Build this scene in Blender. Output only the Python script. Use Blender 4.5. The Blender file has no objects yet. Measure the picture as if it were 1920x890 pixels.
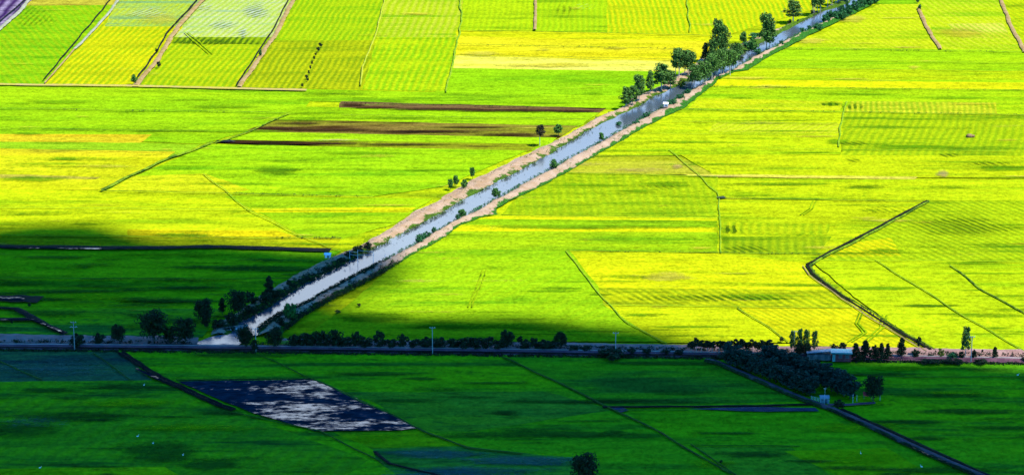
import bpy, bmesh, math, random
from mathutils import Vector, Matrix, noise as mnoise
R = math.radians
scene = bpy.context.scene
COL = scene.collection
random.seed(7)

# ------------------------------------------------------------------ camera
F = 5200.0; PITCH = math.atan(1545 / F); SC650 = 6.0
CH = 1750 * math.cos(PITCH) / SC650          # height of the hilltop the picture is taken from
cam = bpy.data.cameras.new('camera'); cam.sensor_width = 36; cam.lens = 36 * F / 1920
cam.clip_start = 1; cam.clip_end = 60000
camo = bpy.data.objects.new('camera', cam); COL.objects.link(camo)
camo.location = (0, 0, CH); camo.rotation_euler = (R(90) - PITCH, 0, 0)
scene.camera = camo
def P(x, y, z=0.0):
    u = (x - 960) / F; v = -(y - 445) / F
    c, s = math.cos(PITCH), math.sin(PITCH)
    dx, dy, dz = u, c + v * s, -s + v * c
    t = (CH - z) / -dz
    return Vector((dx * t, dy * t, z))
def pxm(y):                                   # pixels per metre of a thing standing at row y
    return (y + 1100) / 1750 * SC650

# ------------------------------------------------------------------ sky, sun, exposure
SUN_EL, SUN_AZ = 62.0, 112.0                  # azimuth from +Y (away from the camera) towards +X
sun_dir = Vector((math.sin(R(SUN_AZ)) * math.cos(R(SUN_EL)), math.cos(R(SUN_AZ)) * math.cos(R(SUN_EL)), math.sin(R(SUN_EL))))
w = bpy.data.worlds.new('World'); scene.world = w; w.use_nodes = True
nt = w.node_tree; N = nt.nodes; L = nt.links
bg = N['Background']; bg.inputs[1].default_value = 0.125
sk = N.new('ShaderNodeTexSky'); sk.sky_type = 'NISHITA'; sk.sun_disc = False
sk.sun_elevation = R(SUN_EL); sk.sun_rotation = R(SUN_AZ)
sk.air_density = 1.0; sk.dust_density = 0.0; sk.ozone_density = 10.0
def wmath(op, a, b=None, c=None):
    n = N.new('ShaderNodeMath'); n.operation = op
    for i, q in enumerate((a, b, c)):
        if q is None: continue
        if hasattr(q, 'is_linked'): L.new(q, n.inputs[i])
        else: n.inputs[i].default_value = q
    return n.outputs[0]
def wstep(v, a, b, o0=0.0, o1=1.0):
    n = N.new('ShaderNodeMapRange'); n.interpolation_type = 'SMOOTHSTEP'
    L.new(v, n.inputs[0])
    for i, q in enumerate((a, b, o0, o1)): n.inputs[i + 1].default_value = q
    return n.outputs[0]
tint = N.new('ShaderNodeMix'); tint.data_type = 'RGBA'; tint.blend_type = 'MULTIPLY'
tint.inputs[0].default_value = 1.0
L.new(sk.outputs[0], tint.inputs[6]); tint.inputs[7].default_value = (0.27, 0.98, 1.42, 1)
tc = N.new('ShaderNodeTexCoord'); sep = N.new('ShaderNodeSeparateXYZ'); L.new(tc.outputs['Generated'], sep.inputs[0])
nz = N.new('ShaderNodeTexNoise'); nz.inputs['Scale'].default_value = 9; nz.inputs['Detail'].default_value = 4
L.new(tc.outputs['Generated'], nz.inputs['Vector'])
zz = wmath('ADD', sep.outputs[2], wmath('MULTIPLY', wmath('SUBTRACT', nz.outputs[0], 0.5), 0.012))
m1 = wmath('MULTIPLY', wstep(zz, 0.243, 0.305, 0.26, 1.0), wstep(zz, 0.37, 0.43, 1, 0))
az = wmath('ABSOLUTE', wmath('DIVIDE', sep.outputs[0], wmath('MAXIMUM', sep.outputs[1], 0.001)))
m2 = wmath('MULTIPLY', wstep(az, 0.19, 0.27, 1, 0), wstep(sep.outputs[1], 0.0, 0.2, 0, 1))
cm = wmath('MULTIPLY', wmath('MULTIPLY', m1, m2), wstep(zz, 0.19, 0.235))
cm = wmath('MULTIPLY', cm, wstep(nz.outputs[0], 0.3, 0.6, 0.93, 1.0))
mx = N.new('ShaderNodeMix'); mx.data_type = 'RGBA'; L.new(cm, mx.inputs[0]); L.new(tint.outputs[2], mx.inputs[6])
mx.inputs[7].default_value = (15.2, 17.6, 19.6, 1)  # bright cloud bank added to the sky, shaped for the water to reflect
L.new(mx.outputs[2], bg.inputs[0])

sl = bpy.data.lights.new('sun', 'SUN'); sl.energy = 5.0; sl.angle = R(0.5); sl.color = (1.0, 0.96, 0.88)
so = bpy.data.objects.new('sun', sl); COL.objects.link(so)
so.rotation_euler = sun_dir.to_track_quat('Z', 'Y').to_euler(); so.location = (300, 600, 400)
vs = scene.view_settings; vs.view_transform = 'Standard'; vs.look = 'None'; vs.gamma = 1; vs.use_curve_mapping = False
vs.exposure = 0.90
scene.cycles.max_bounces = 5; scene.cycles.diffuse_bounces = 2; scene.cycles.glossy_bounces = 3
KS = 2.55                                     # picture value of a white sunlit surface

# ------------------------------------------------------------------ helpers
def lin1(v):
    v = v / 255.0
    return v / 12.92 if v <= 0.04045 else ((v + 0.055) / 1.055) ** 2.4
def alb(c):                                    # base colour of a surface that shows c in full sun
    return tuple(max(0.003, lin1(v) / KS) for v in c) + (1,)
def tag(o, label=None, cat=None, group=None, kind=None):
    if label: o['label'] = label
    if cat: o['category'] = cat
    if group: o['group'] = group
    if kind: o['kind'] = kind
    return o
def mesh_obj(name, verts, faces, mats, parent=None, smooth=False, midx=None):
    me = bpy.data.meshes.new(name); me.from_pydata([tuple(v) for v in verts], [], faces)
    for m in (mats if isinstance(mats, (list, tuple)) else [mats]): me.materials.append(m)
    if midx: me.polygons.foreach_set('material_index', midx)
    if smooth: me.polygons.foreach_set('use_smooth', [True] * len(me.polygons))
    me.update()
    o = bpy.data.objects.new(name, me); COL.objects.link(o)
    if parent: o.parent = parent
    return o
def empty(name, loc, rz=0):
    o = bpy.data.objects.new(name, None); COL.objects.link(o); o.location = loc; o.rotation_euler = (0, 0, rz)
    o.empty_display_size = 0.5
    return o
class MB:
    def __init__(s): s.v = []; s.f = []
    def box(s, c, d, rz=0.0, taper=1.0):
        b = len(s.v); ca, sa = math.cos(rz), math.sin(rz)
        for k in (-1, 1):
            t = taper if k > 0 else 1
            for i, j in ((-1, -1), (1, -1), (1, 1), (-1, 1)):
                x, y = i * d[0] / 2 * t, j * d[1] / 2 * t
                s.v.append((c[0] + x * ca - y * sa, c[1] + x * sa + y * ca, c[2] + k * d[2] / 2))
        for q in ((0, 3, 2, 1), (4, 5, 6, 7), (0, 1, 5, 4), (1, 2, 6, 5), (2, 3, 7, 6), (3, 0, 4, 7)):
            s.f.append(tuple(b + i for i in q))
        return s
    def tube(s, a, b, r0, r1, n=6):
        a, b = Vector(a), Vector(b); d = (b - a).normalized()
        u = d.orthogonal().normalized(); v = d.cross(u); k = len(s.v)
        for p, r in ((a, r0), (b, r1)):
            for i in range(n):
                t = 2 * math.pi * i / n; s.v.append(tuple(p + u * (r * math.cos(t)) + v * (r * math.sin(t))))
        for i in range(n):
            j = (i + 1) % n; s.f.append((k + i, k + j, k + n + j, k + n + i))
        s.f.append(tuple(k + i for i in reversed(range(n)))); s.f.append(tuple(k + n + i for i in range(n)))
        return s
    def poly(s, pts, faces):
        b = len(s.v); s.v += [tuple(p) for p in pts]; s.f += [tuple(b + i for i in q) for q in faces]; return s
    def ball(s, c, r, n=8, m=5):
        b = len(s.v)
        for j in range(m + 1):
            t = math.pi * j / m
            for i in range(n):
                p = 2 * math.pi * i / n
                s.v.append((c[0] + r[0] * math.sin(t) * math.cos(p), c[1] + r[1] * math.sin(t) * math.sin(p), c[2] + r[2] * math.cos(t)))
        for j in range(m):
            for i in range(n):
                k = (i + 1) % n; s.f.append((b + j * n + i, b + (j + 1) * n + i, b + (j + 1) * n + k, b + j * n + k))
        return s
    def build(s, name, m, parent=None, smooth=False): return mesh_obj(name, s.v, s.f, m, parent, smooth)

def new_mat(name):
    m = bpy.data.materials.new(name); m.use_nodes = True
    b = m.node_tree.nodes['Principled BSDF']; b.inputs['Roughness'].default_value = 0.9
    b.inputs['Specular IOR Level'].default_value = 0.1
    return m, m.node_tree, b
class G:                                       # small node-writing helper
    def __init__(s, tree): s.t = tree
    def put(s, n, i, q):
        if q is None: return
        if hasattr(q, 'is_linked'): s.t.links.new(q, n.inputs[i])
        else: n.inputs[i].default_value = q
    def math(s, op, a, b=None, c=None, clamp=False):
        n = s.t.nodes.new('ShaderNodeMath'); n.operation = op; n.use_clamp = clamp
        for i, q in enumerate((a, b, c)): s.put(n, i, q)
        return n.outputs[0]
    def step(s, v, a, b, o0=0.0, o1=1.0, lin=False):
        n = s.t.nodes.new('ShaderNodeMapRange'); n.interpolation_type = 'LINEAR' if lin else 'SMOOTHSTEP'
        for i, q in enumerate((v, a, b, o0, o1)): s.put(n, i, q)
        return n.outputs[0]
    def mix(s, f, a, b, mode='MIX'):
        n = s.t.nodes.new('ShaderNodeMix'); n.data_type = 'RGBA'; n.blend_type = mode
        s.put(n, 0, f); s.put(n, 6, a); s.put(n, 7, b); return n.outputs[2]
    def pos(s): return s.t.nodes.new('ShaderNodeNewGeometry').outputs['Position']
    def vmul(s, v, k):
        n = s.t.nodes.new('ShaderNodeVectorMath'); n.operation = 'MULTIPLY'; s.put(n, 0, v); n.inputs[1].default_value = k; return n.outputs[0]
    def vadd(s, v, k):
        n = s.t.nodes.new('ShaderNodeVectorMath'); n.operation = 'ADD'; s.put(n, 0, v); s.put(n, 1, k); return n.outputs[0]
    def noise(s, v, scale, detail=3, rough=0.55):
        n = s.t.nodes.new('ShaderNodeTexNoise'); s.put(n, 'Vector', v); n.inputs['Scale'].default_value = scale
        n.inputs['Detail'].default_value = detail; n.inputs['Roughness'].default_value = rough; return n.outputs[0]

# ------------------------------------------------------------------ rice material (one group, many crops)
gt = bpy.data.node_groups.new('rice_crop', 'ShaderNodeTree')
for nm, ty in (('Main', 'NodeSocketColor'), ('Second', 'NodeSocketColor'), ('Dark', 'NodeSocketColor'), ('Row', 'NodeSocketColor'),
               ('RowX', 'NodeSocketFloat'), ('RowY', 'NodeSocketFloat'), ('RowAmt', 'NodeSocketFloat'),
               ('DarkAmt', 'NodeSocketFloat'), ('Seed', 'NodeSocketFloat')):
    gt.interface.new_socket(nm, in_out='INPUT', socket_type=ty)
gt.interface.new_socket('Color', in_out='OUTPUT', socket_type='NodeSocketColor')
gt.interface.new_socket('Height', in_out='OUTPUT', socket_type='NodeSocketFloat')
gi = gt.nodes.new('NodeGroupInput'); go = gt.nodes.new('NodeGroupOutput'); g = G(gt)
I = gi.outputs
pos = g.pos()
cx = gt.nodes.new('ShaderNodeCombineXYZ'); gt.links.new(I['Seed'], cx.inputs[2])
sp = g.vadd(pos, cx.outputs[0])
big = g.noise(g.vmul(sp, (0.3, 1.0, 1)), 0.024, 4, 0.6)
streak = g.noise(g.vmul(sp, (0.11, 1.0, 1)), 0.11, 5, 0.68)
clump = g.noise(g.vmul(sp, (0.55, 1.0, 1)), 0.35, 4, 0.7)
grain = g.noise(g.vmul(sp, (1.0, .8, 1)), 0.75, 3, 0.8)
fac = g.math('ADD', g.math('MULTIPLY', g.step(big, 0.35, 0.65), 0.6), g.math('MULTIPLY', g.step(streak, 0.35, 0.66), 0.5), clamp=True)
c = g.mix(fac, I['Main'], I['Second'])
spx = gt.nodes.new('ShaderNodeSeparateXYZ'); gt.links.new(pos, spx.inputs[0])
wob = g.math('ADD', g.math('MULTIPLY', g.noise(g.vmul(sp, (1, .6, 1)), 0.03, 2), 1.3), g.math('MULTIPLY', g.noise(g.vmul(sp, (.4, .7, 1)), 0.07, 1), .5))
u = g.math('ADD', g.math('ADD', g.math('MULTIPLY', spx.outputs[0], I['RowX']), g.math('MULTIPLY', spx.outputs[1], I['RowY'])), wob)
wave = g.math('MULTIPLY_ADD', g.math('SINE', g.math('MULTIPLY', u, 6.2832)), 0.5, 0.5)
wave = g.math('MULTIPLY', wave, g.step(g.noise(sp, 0.045, 3), 0.34, 0.52, 0.5, 1.0))
wave = g.math('MULTIPLY', wave, g.step(clump, 0.3, 0.6, 0.7, 1.0))
c = g.mix(g.math('MULTIPLY', wave, I['RowAmt'], clamp=True), c, I['Row'])
dk = g.math('MULTIPLY', g.step(streak, 0.52, 0.36), g.step(g.noise(g.vmul(sp, (0.35, 1, 1)), 0.05, 3), 0.40, 0.58))
dk2 = g.math('MULTIPLY', g.step(clump, 0.47, 0.30), 0.8)
dk = g.math('MULTIPLY', g.math('MAXIMUM', dk, g.math('MULTIPLY', dk2, g.step(big, 0.5, 0.62))), I['DarkAmt'], clamp=True)
c = g.mix(dk, c, I['Dark'])
gr = g.math('ADD', g.step(grain, 0.25, 0.75, -0.42, 0.42, True), g.math('MULTIPLY', g.math('ADD', g.step(clump, 0.25, 0.75, -0.30, 0.30, True), g.step(streak, 0.3, 0.7, -0.2, 0.2, True)), g.math('SUBTRACT', 1.0, g.math('MULTIPLY', I['RowAmt'], .7))))
mul = gt.nodes.new('ShaderNodeVectorMath'); mul.operation = 'SCALE'; gt.links.new(c, mul.inputs[0]); gt.links.new(g.math('ADD', gr, 1.0), mul.inputs['Scale'])
gt.links.new(mul.outputs[0], go.inputs['Color'])
gt.links.new(g.math('ADD', g.math('ADD', grain, g.math('MULTIPLY', clump, 0.8)), g.math('MULTIPLY', g.math('MULTIPLY', wave, I['RowAmt']), -0.6)), go.inputs['Height'])
def rice(main, second=None, dark=None, row=None, ang=88, sp=2.7, amt=0.0, dk=0.5):
    if main[0] > 140 and main[2] < 60: main = (min(255, main[0] * 1.05),) + tuple(main[1:]); second = (min(255, second[0] * 1.02),) + tuple(second[1:]) if second else None
    second = second or tuple(min(255, v * k) for v, k in zip(main, (1.12, 1.04, 1)))
    dark = dark or tuple(v * k for v, k in zip(main, (0.42, 0.62, 1)))
    row = row or tuple(v * k for v, k in zip(main, (0.6, 0.76, 1)))
    m, t, b = new_mat('rice')
    n = t.nodes.new('ShaderNodeGroup'); n.node_tree = gt
    for k, v in (('Main', main), ('Second', second), ('Dark', dark), ('Row', row)): n.inputs[k].default_value = alb(v)
    if amt == 0 and main[0] > 140 and main[2] < 60: amt, ang, sp = random.uniform(0, .07), random.choice((random.uniform(80, 100), random.uniform(100, 125), random.uniform(60, 80))), random.uniform(2.2, 3.4)
    a = R(ang - 90)                            # rows run along ang, so the wave runs across it
    n.inputs['RowX'].default_value = math.cos(a) / sp; n.inputs['RowY'].default_value = math.sin(a) / sp
    n.inputs['RowAmt'].default_value = min(1, amt * 1.75); n.inputs['DarkAmt'].default_value = dk; n.inputs['Seed'].default_value = random.random() * 90
    t.links.new(n.outputs[0], b.inputs['Base Color'])
    bp = t.nodes.new('ShaderNodeBump'); bp.inputs['Strength'].default_value = 0.5; bp.inputs['Distance'].default_value = 0.5
    t.links.new(n.outputs[1], bp.inputs['Height']); t.links.new(bp.outputs[0], b.inputs['Normal'])
    b.inputs['Specular IOR Level'].default_value = 0.0; b.inputs['Roughness'].default_value = 1
    return m
def soil(name, a, b_, grass=None, gamt=0.0, dist=0.6):
    m, t, b = new_mat(name); g = G(t); p = g.pos()
    n1 = g.noise(p, 0.25, 5, 0.65); n2 = g.noise(p, 1.6, 4, 0.7)
    c = g.mix(g.step(n1, 0.35, 0.65), alb(a), alb(b_))
    if grass:
        at = t.nodes.new('ShaderNodeAttribute'); at.attribute_name = 'across'
        k = g.math('ADD', at.outputs['Fac'], g.math('MULTIPLY', g.math('SUBTRACT', g.noise(p, 0.16, 4, 0.65), 0.5), 1.5))
        c = g.mix(g.step(k, 0.60 - gamt, 0.74 - gamt), c, g.mix(g.step(n2, 0.35, 0.65), alb(grass), alb(tuple(v * 0.55 for v in grass))))
    c = g.mix(g.step(n2, 0.42, 0.25, 0, 0.4), c, alb(tuple(v * 0.6 for v in a)))
    t.links.new(c, b.inputs['Base Color'])
    bp = t.nodes.new('ShaderNodeBump'); bp.inputs['Strength'].default_value = 0.7; bp.inputs['Distance'].default_value = dist
    t.links.new(g.math('ADD', n1, g.math('MULTIPLY', n2, 0.5)), bp.inputs['Height']); t.links.new(bp.outputs[0], b.inputs['Normal'])
    return m
def plain(name, c, rough=0.7, spec=0.2, var=0.25):
    m, t, b = new_mat(name); g = G(t); oc = t.nodes.new('ShaderNodeTexCoord').outputs['Object']
    n = g.noise(oc, 1.3, 4, 0.6)
    t.links.new(g.mix(g.step(n, 0.3, 0.7), tuple(v * (1 - var) for v in c) + (1,), tuple(min(1, v * (1 + var)) for v in c) + (1,)), b.inputs['Base Color'])
    b.inputs['Roughness'].default_value = rough; b.inputs['Specular IOR Level'].default_value = spec
    return m
def leafmat(name, d, l):
    m, t, b = new_mat(name); g = G(t)
    geo = t.nodes.new('ShaderNodeNewGeometry'); oi = t.nodes.new('ShaderNodeObjectInfo')
    n = g.noise(g.pos(), 0.9, 3)
    f = g.math('ADD', g.math('MULTIPLY', geo.outputs['Random Per Island'], 0.6), g.math('MULTIPLY', g.step(n, 0.35, 0.65), 0.4))
    t.links.new(g.mix(f, d + (1,), l + (1,)), b.inputs['Base Color'])
    b.inputs['Roughness'].default_value = 0.8
    return m
def water(name, base, mud=None, bump=0.05, sc=(0.25, 0.8, 1), thr=(0.45, 0.55), bias=None):
    m, t, b = new_mat(name); g = G(t); p = g.pos()
    b.inputs['Base Color'].default_value = base + (1,); b.inputs['Roughness'].default_value = 0.16
    b.inputs['IOR'].default_value = 1.33; b.inputs['Specular IOR Level'].default_value = 0.5
    n = g.noise(g.vmul(p, sc), 0.9, 4, 0.6)
    bp = t.nodes.new('ShaderNodeBump'); bp.inputs['Strength'].default_value = bump; bp.inputs['Distance'].default_value = 0.5
    t.links.new(n, bp.inputs['Height']); t.links.new(bp.outputs[0], b.inputs['Normal'])
    if mud:
        k = g.noise(g.vmul(p, (0.22, 1, 1)), 0.13, 5, 0.68)
        k2 = g.noise(g.vmul(p, (0.5, 1, 1)), 0.7, 3, 0.6)
        k = g.math('ADD', k, g.math('MULTIPLY', g.math('SUBTRACT', k2, 0.5), 0.6))
        if bias:                                # shifts the glossy share towards one side, to place the bright glints there
            sx = t.nodes.new('ShaderNodeSeparateXYZ'); t.links.new(p, sx.inputs[0])
            k = g.math('ADD', k, g.step(sx.outputs[0], bias[0], bias[1], -.10, .05))
        f = g.step(k, thr[0], thr[1])
        md, t2 = None, None
        d = t.nodes.new('ShaderNodeBsdfDiffuse'); t.links.new(g.mix(g.step(k2, 0.35, 0.65), mud + (1,), tuple(v * 2.2 for v in mud) + (1,)), d.inputs[0])
        ms = t.nodes.new('ShaderNodeMixShader'); t.links.new(f, ms.inputs[0]); t.links.new(d.outputs[0], ms.inputs[1]); t.links.new(b.outputs[0], ms.inputs[2])
        t.links.new(ms.outputs[0], t.nodes['Material Output'].inputs['Surface'])
    return m

# ------------------------------------------------------------------ ground and paddies
LEV = [0.0]
def sheet(name, px, mat):
    LEV[0] += 0.005
    pts = [P(x, y, LEV[0]) for x, y in px]
    q2 = []
    for a, b in zip(pts, pts[1:] + pts[:1]):
        n = min(60, max(1, int((b - a).length / 4)))
        for i in range(n):
            p = a.lerp(b, i / n); k = 0.8 if i else 0.3
            p.x += k * mnoise.noise((p.x * .15, p.y * .15, 1.7)); p.y += k * .8 * mnoise.noise((p.x * .11, p.y * .11, 8.1)); q2.append(p)
    pts = q2
    bm = bmesh.new(); f = bm.faces.new([bm.verts.new(p) for p in pts]); f.normal_update()
    if f.normal.z < 0: f.normal_flip()
    bmesh.ops.triangulate(bm, faces=bm.faces[:])
    me = bpy.data.meshes.new(name); bm.to_mesh(me); bm.free(); me.materials.append(mat)
    o = bpy.data.objects.new(name, me); COL.objects.link(o); o['kind'] = 'structure'
    return o
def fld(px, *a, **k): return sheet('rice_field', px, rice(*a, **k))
S = 20000
gmat = rice((185, 222, 0), dk=0.5)
o = mesh_obj('ground', [(-S, -S, -0.03), (S, -S, -0.03), (S, S, -0.03), (-S, S, -0.03)], [(0, 1, 2, 3)], gmat); o['kind'] = 'structure'
def patches(name, items, col, col2, dens=1.0, rows=None, peak=.75):
    """soft-edged patches of thinner, ranker or riper crop: one sheet, fading out towards each rim"""
    v = []; f = []; at = []
    for (x, y, rx, ry, *k) in items:
        c = P(x, y, LEV[0] + .012); e = P(x + rx, y, c.z) - c; d = P(x, y - ry, c.z) - c; b = len(v); LEV[0] += .0002
        v.append(tuple(c)); at.append(k[0] if k else 1.0); n = 20
        for r_, a_ in ((.5, .75), (1.0, 0.0)):
            for i in range(n):
                t = 2 * math.pi * i / n; rr = r_ * (1 + .35 * mnoise.noise((math.cos(t) * 1.5 + x, math.sin(t) * 1.5 + y, 0)))
                v.append(tuple(c + e * (rr * math.cos(t)) + d * (rr * math.sin(t)))); at.append(a_ * (k[0] if k else 1.0))
        for i in range(n):
            j = (i + 1) % n; f.append((b, b + 1 + i, b + 1 + j)); f.append((b + 1 + i, b + 1 + n + i, b + 1 + n + j, b + 1 + j))
    m = rice(col, col2, dk=.8, **(rows or {})); t = m.node_tree; g = G(t)
    A = t.nodes.new('ShaderNodeAttribute'); A.attribute_name = 'cover'
    nn = g.noise(g.vmul(g.pos(), (.12, 1, 1)), .25, 5, .7); n3 = g.noise(g.pos(), .8, 3, .7)
    k = g.math('ADD', g.math('MULTIPLY', A.outputs['Fac'], 1.0 * dens), g.math('MULTIPLY', g.math('ADD', g.math('SUBTRACT', nn, .60), g.math('MULTIPLY', g.math('SUBTRACT', n3, .5), .7)), 1.7))
    if rows:
        a = R(rows['ang'] - 90); sx = t.nodes.new('ShaderNodeSeparateXYZ'); t.links.new(g.pos(), sx.inputs[0])
        u = g.math('ADD', g.math('MULTIPLY', sx.outputs[0], math.cos(a) / rows['sp']), g.math('MULTIPLY', sx.outputs[1], math.sin(a) / rows['sp']))
        u = g.math('ADD', u, g.math('MULTIPLY', g.noise(g.pos(), .06, 2), 1.5))
        k = g.math('SUBTRACT', k, g.step(g.math('SINE', g.math('MULTIPLY', u, 6.2832)), -.4, .6, 0, .8))
    ms = t.nodes.new('ShaderNodeMixShader'); tr = t.nodes.new('ShaderNodeBsdfTransparent'); b = t.nodes['Principled BSDF']
    t.links.new(g.step(k, -.05, .95, 0, peak), ms.inputs[0]); t.links.new(tr.outputs[0], ms.inputs[1]); t.links.new(b.outputs[0], ms.inputs[2])
    t.links.new(ms.outputs[0], t.nodes['Material Output'].inputs['Surface'])
    o = mesh_obj(name, v, f, m); o['kind'] = 'structure'
    q = o.data.attributes.new('cover', 'FLOAT', 'POINT'); q.data.foreach_set('value', at); LEV[0] += .02; return o
Gn = (150, 215, 0); Yg = (190, 228, 0); Ye = (222, 235, 0); YY = (240, 238, 12); Pa = (246, 240, 70)
# --- far left columns
fld([(-60, -60), (110, -60), (60, 0), (0, 55), (-60, 110)], (90, 60, 110), (60, 30, 100), (30, 20, 60), (190, 170, 200), 90, 6, 0.7, dk=0.7)
fld([(110, -60), (280, -60), (222, 0), (84, 158), (-60, 158), (-60, 110), (0, 55), (60, 0)], (125, 205, 0), (160, 215, 0), (80, 170, 0), (185, 215, 20), 110, 3.2, 0.45)
fld([(110, -60), (280, -60), (228, 0), (215, 10), (48, 11), (60, 0)], (180, 175, 50), (205, 200, 60), (120, 90, 30), dk=0.9)
fld([(280, -60), (440, -60), (385, 0), (254, 160), (84, 158), (222, 0)], (222, 228, 0), (238, 235, 10), (180, 200, 0), (165, 205, 0), 84, 3.0, 0.55)
fld([(280, -60), (440, -60), (385, 0), (345, 50), (196, 50), (222, 0)], (165, 210, 70), (190, 215, 90), (140, 190, 120), (205, 222, 40), 84, 3.0, 0.6, dk=0.9)
fld([(440, -60), (590, -60), (550, 0), (450, 163), (254, 160), (385, 0)], (190, 222, 0), (215, 228, 0), (145, 195, 0), (150, 200, 0), 84, 3.0, 0.6)
fld([(440, -60), (590, -60), (550, 0), (510, 70), (328, 70), (385, 0)], (178, 218, 78), (205, 226, 70), (170, 208, 150), (220, 230, 150), 80, 3.2, 0.6, dk=1.0)
fld([(328, 70), (510, 70), (498, 84), (318, 82)], (150, 195, 20), (170, 205, 20), (70, 110, 10), (50, 100, 0), 84, 3.0, 0.9, dk=0.7)
fld([(590, -60), (735, -60), (722, 0), (706, 76), (507, 76), (550, 0)], (180, 222, 0), (205, 225, 20), (130, 200, 10), (145, 200, 0), 86, 2.8, 0.6)
fld([(507, 76), (706, 76), (680, 168), (450, 164)], (184, 206, 5), (202, 214, 20), (135, 172, 0), (145, 175, 0), 86, 2.8, 0.6, dk=0.8)
fld([(735, -60), (880, -60), (868, 0), (860, 70), (706, 70), (722, 0)], (165, 215, 0), (190, 222, 10), (115, 190, 0), (215, 225, 60), 86, 3.4, 0.6, dk=0.8)
fld([(706, 70), (860, 70), (838, 172), (680, 168)], (190, 228, 0), (210, 232, 0), (150, 205, 0), (150, 212, 0), 86, 3.0, 0.6)
fld([(880, -60), (1003, -60), (1003, 57), (864, 57), (868, 0)], (170, 225, 0), (190, 228, 0), None, (200, 232, 10), 88, 2.7, 0.7)
fld([(1003, -60), (1140, -60), (1138, 62), (1003, 58)], (165, 222, 0), (180, 226, 0), None, (195, 230, 0), 88, 2.7, 0.6)
fld([(1138, -60), (1600, -60), (1560, 8), (1350, 70), (1138, 62)], (215, 228, 0), (230, 232, 0), (170, 205, 0), (165, 215, 0), 90, 2.7, 0.6)
fld([(862, 57), (1360, 66), (1330, 100), (1320, 134), (850, 128), (856, 80)], YY, (248, 240, 40), (200, 220, 0), dk=0.45)
fld([(856, 57), (1350, 66), (1345, 78), (856, 68)], (205, 228, 0), dk=0.5)
fld([(852, 104), (1300, 116), (1290, 136), (850, 129)], (250, 243, 60), (255, 250, 110), (215, 228, 10), dk=0.6)
fld([(848, 128), (1300, 135), (1170, 205), (580, 190), (838, 170)], (148, 218, 0), (165, 224, 0), (110, 195, 0))
# --- middle left
fld([(-80, 158), (560, 168), (600, 168), (560, 215), (-80, 206)], (155, 222, 0), (182, 226, 0), (105, 190, 0))
fld([(-80, 206), (530, 214), (470, 245), (380, 270), (-80, 252)], (150, 218, 0), (175, 224, 0), (95, 180, 0), dk=0.7)
fld([(-80, 251), (285, 252), (262, 268), (-80, 265)], (240, 208, 30), (225, 215, 40), (200, 200, 0))
fld([(-80, 265), (280, 268), (376, 271), (335, 294), (-80, 277)], (150, 212, 20), (170, 215, 40), (110, 190, 0))
fld([(-80, 277), (330, 284), (312, 296), (-80, 292)], (242, 232, 40), (225, 230, 10))
fld([(-80, 291), (320, 295), (185, 356), (-80, 356)], (215, 230, 0), (225, 230, 30), (120, 185, 0), dk=0.8)
fld([(-80, 324), (190, 332), (180, 336), (-80, 333)], (175, 185, 20), (200, 190, 70), (70, 110, 0), dk=1.0)
fld([(-80, 353), (700, 366), (680, 470), (-80, 470)], (196, 230, 0), (216, 234, 0), (145, 205, 0), dk=0.6)
fld([(600, 168), (1175, 180), (1150, 205), (640, 191), (555, 188)], (155, 222, 0), (175, 226, 0))
fld([(640, 190), (1138, 203), (1122, 212), (636, 203)], (150, 122, 70), (128, 100, 62), (50, 30, 25), dk=1.0)
fld([(560, 200), (1125, 211), (1085, 238), (490, 226)], (160, 225, 0), (180, 228, 0), None)
fld([(520, 224), (1085, 236), (1045, 260), (500, 248), (462, 244)], (160, 135, 62), (150, 165, 25), (70, 45, 22), dk=1.0)
fld([(475, 247), (1045, 258), (1015, 282), (395, 268)], (165, 228, 0), (180, 230, 0))
fld([(425, 262), (760, 266), (1012, 270), (990, 284), (560, 272), (405, 268)], (150, 150, 40), (160, 185, 20), (55, 45, 15), dk=1.0)
fld([(408, 263), (540, 264), (650, 271), (540, 273), (400, 268)], (35, 30, 15), (60, 55, 20), (15, 10, 10), dk=1.0)
fld([(395, 270), (990, 282), (830, 350), (700, 368), (190, 356)], (158, 224, 0), (185, 230, 0), (110, 190, 0), dk=0.7)
fld([(385, 325), (470, 356), (430, 362), (200, 357), (250, 330)], (212, 232, 20), (222, 234, 30))
fld([(420, 368), (810, 372), (740, 420), (600, 460), (500, 405)], (160, 218, 0), (190, 228, 0), (110, 190, 0), dk=0.7)
fld([(470, 390), (780, 389), (765, 398), (480, 398)], (225, 238, 0), dk=0.3)
fld([(240, 430), (520, 432), (560, 445), (240, 442)], (235, 228, 0), dk=0.3)
fld([(-80, 442), (640, 446), (620, 470), (-80, 462)], (212, 220, 0), (190, 205, 0), (90, 130, 0), dk=0.7)
# --- shade left of the canal; its bluish tone is partly put into the crop colours
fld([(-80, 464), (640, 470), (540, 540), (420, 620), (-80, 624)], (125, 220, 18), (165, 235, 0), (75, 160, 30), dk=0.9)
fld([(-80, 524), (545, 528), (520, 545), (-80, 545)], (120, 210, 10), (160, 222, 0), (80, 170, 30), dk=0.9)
fld([(-80, 575), (420, 578), (380, 632), (-80, 628)], (95, 195, 60), (150, 225, 20), (60, 150, 60), dk=0.9)
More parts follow.
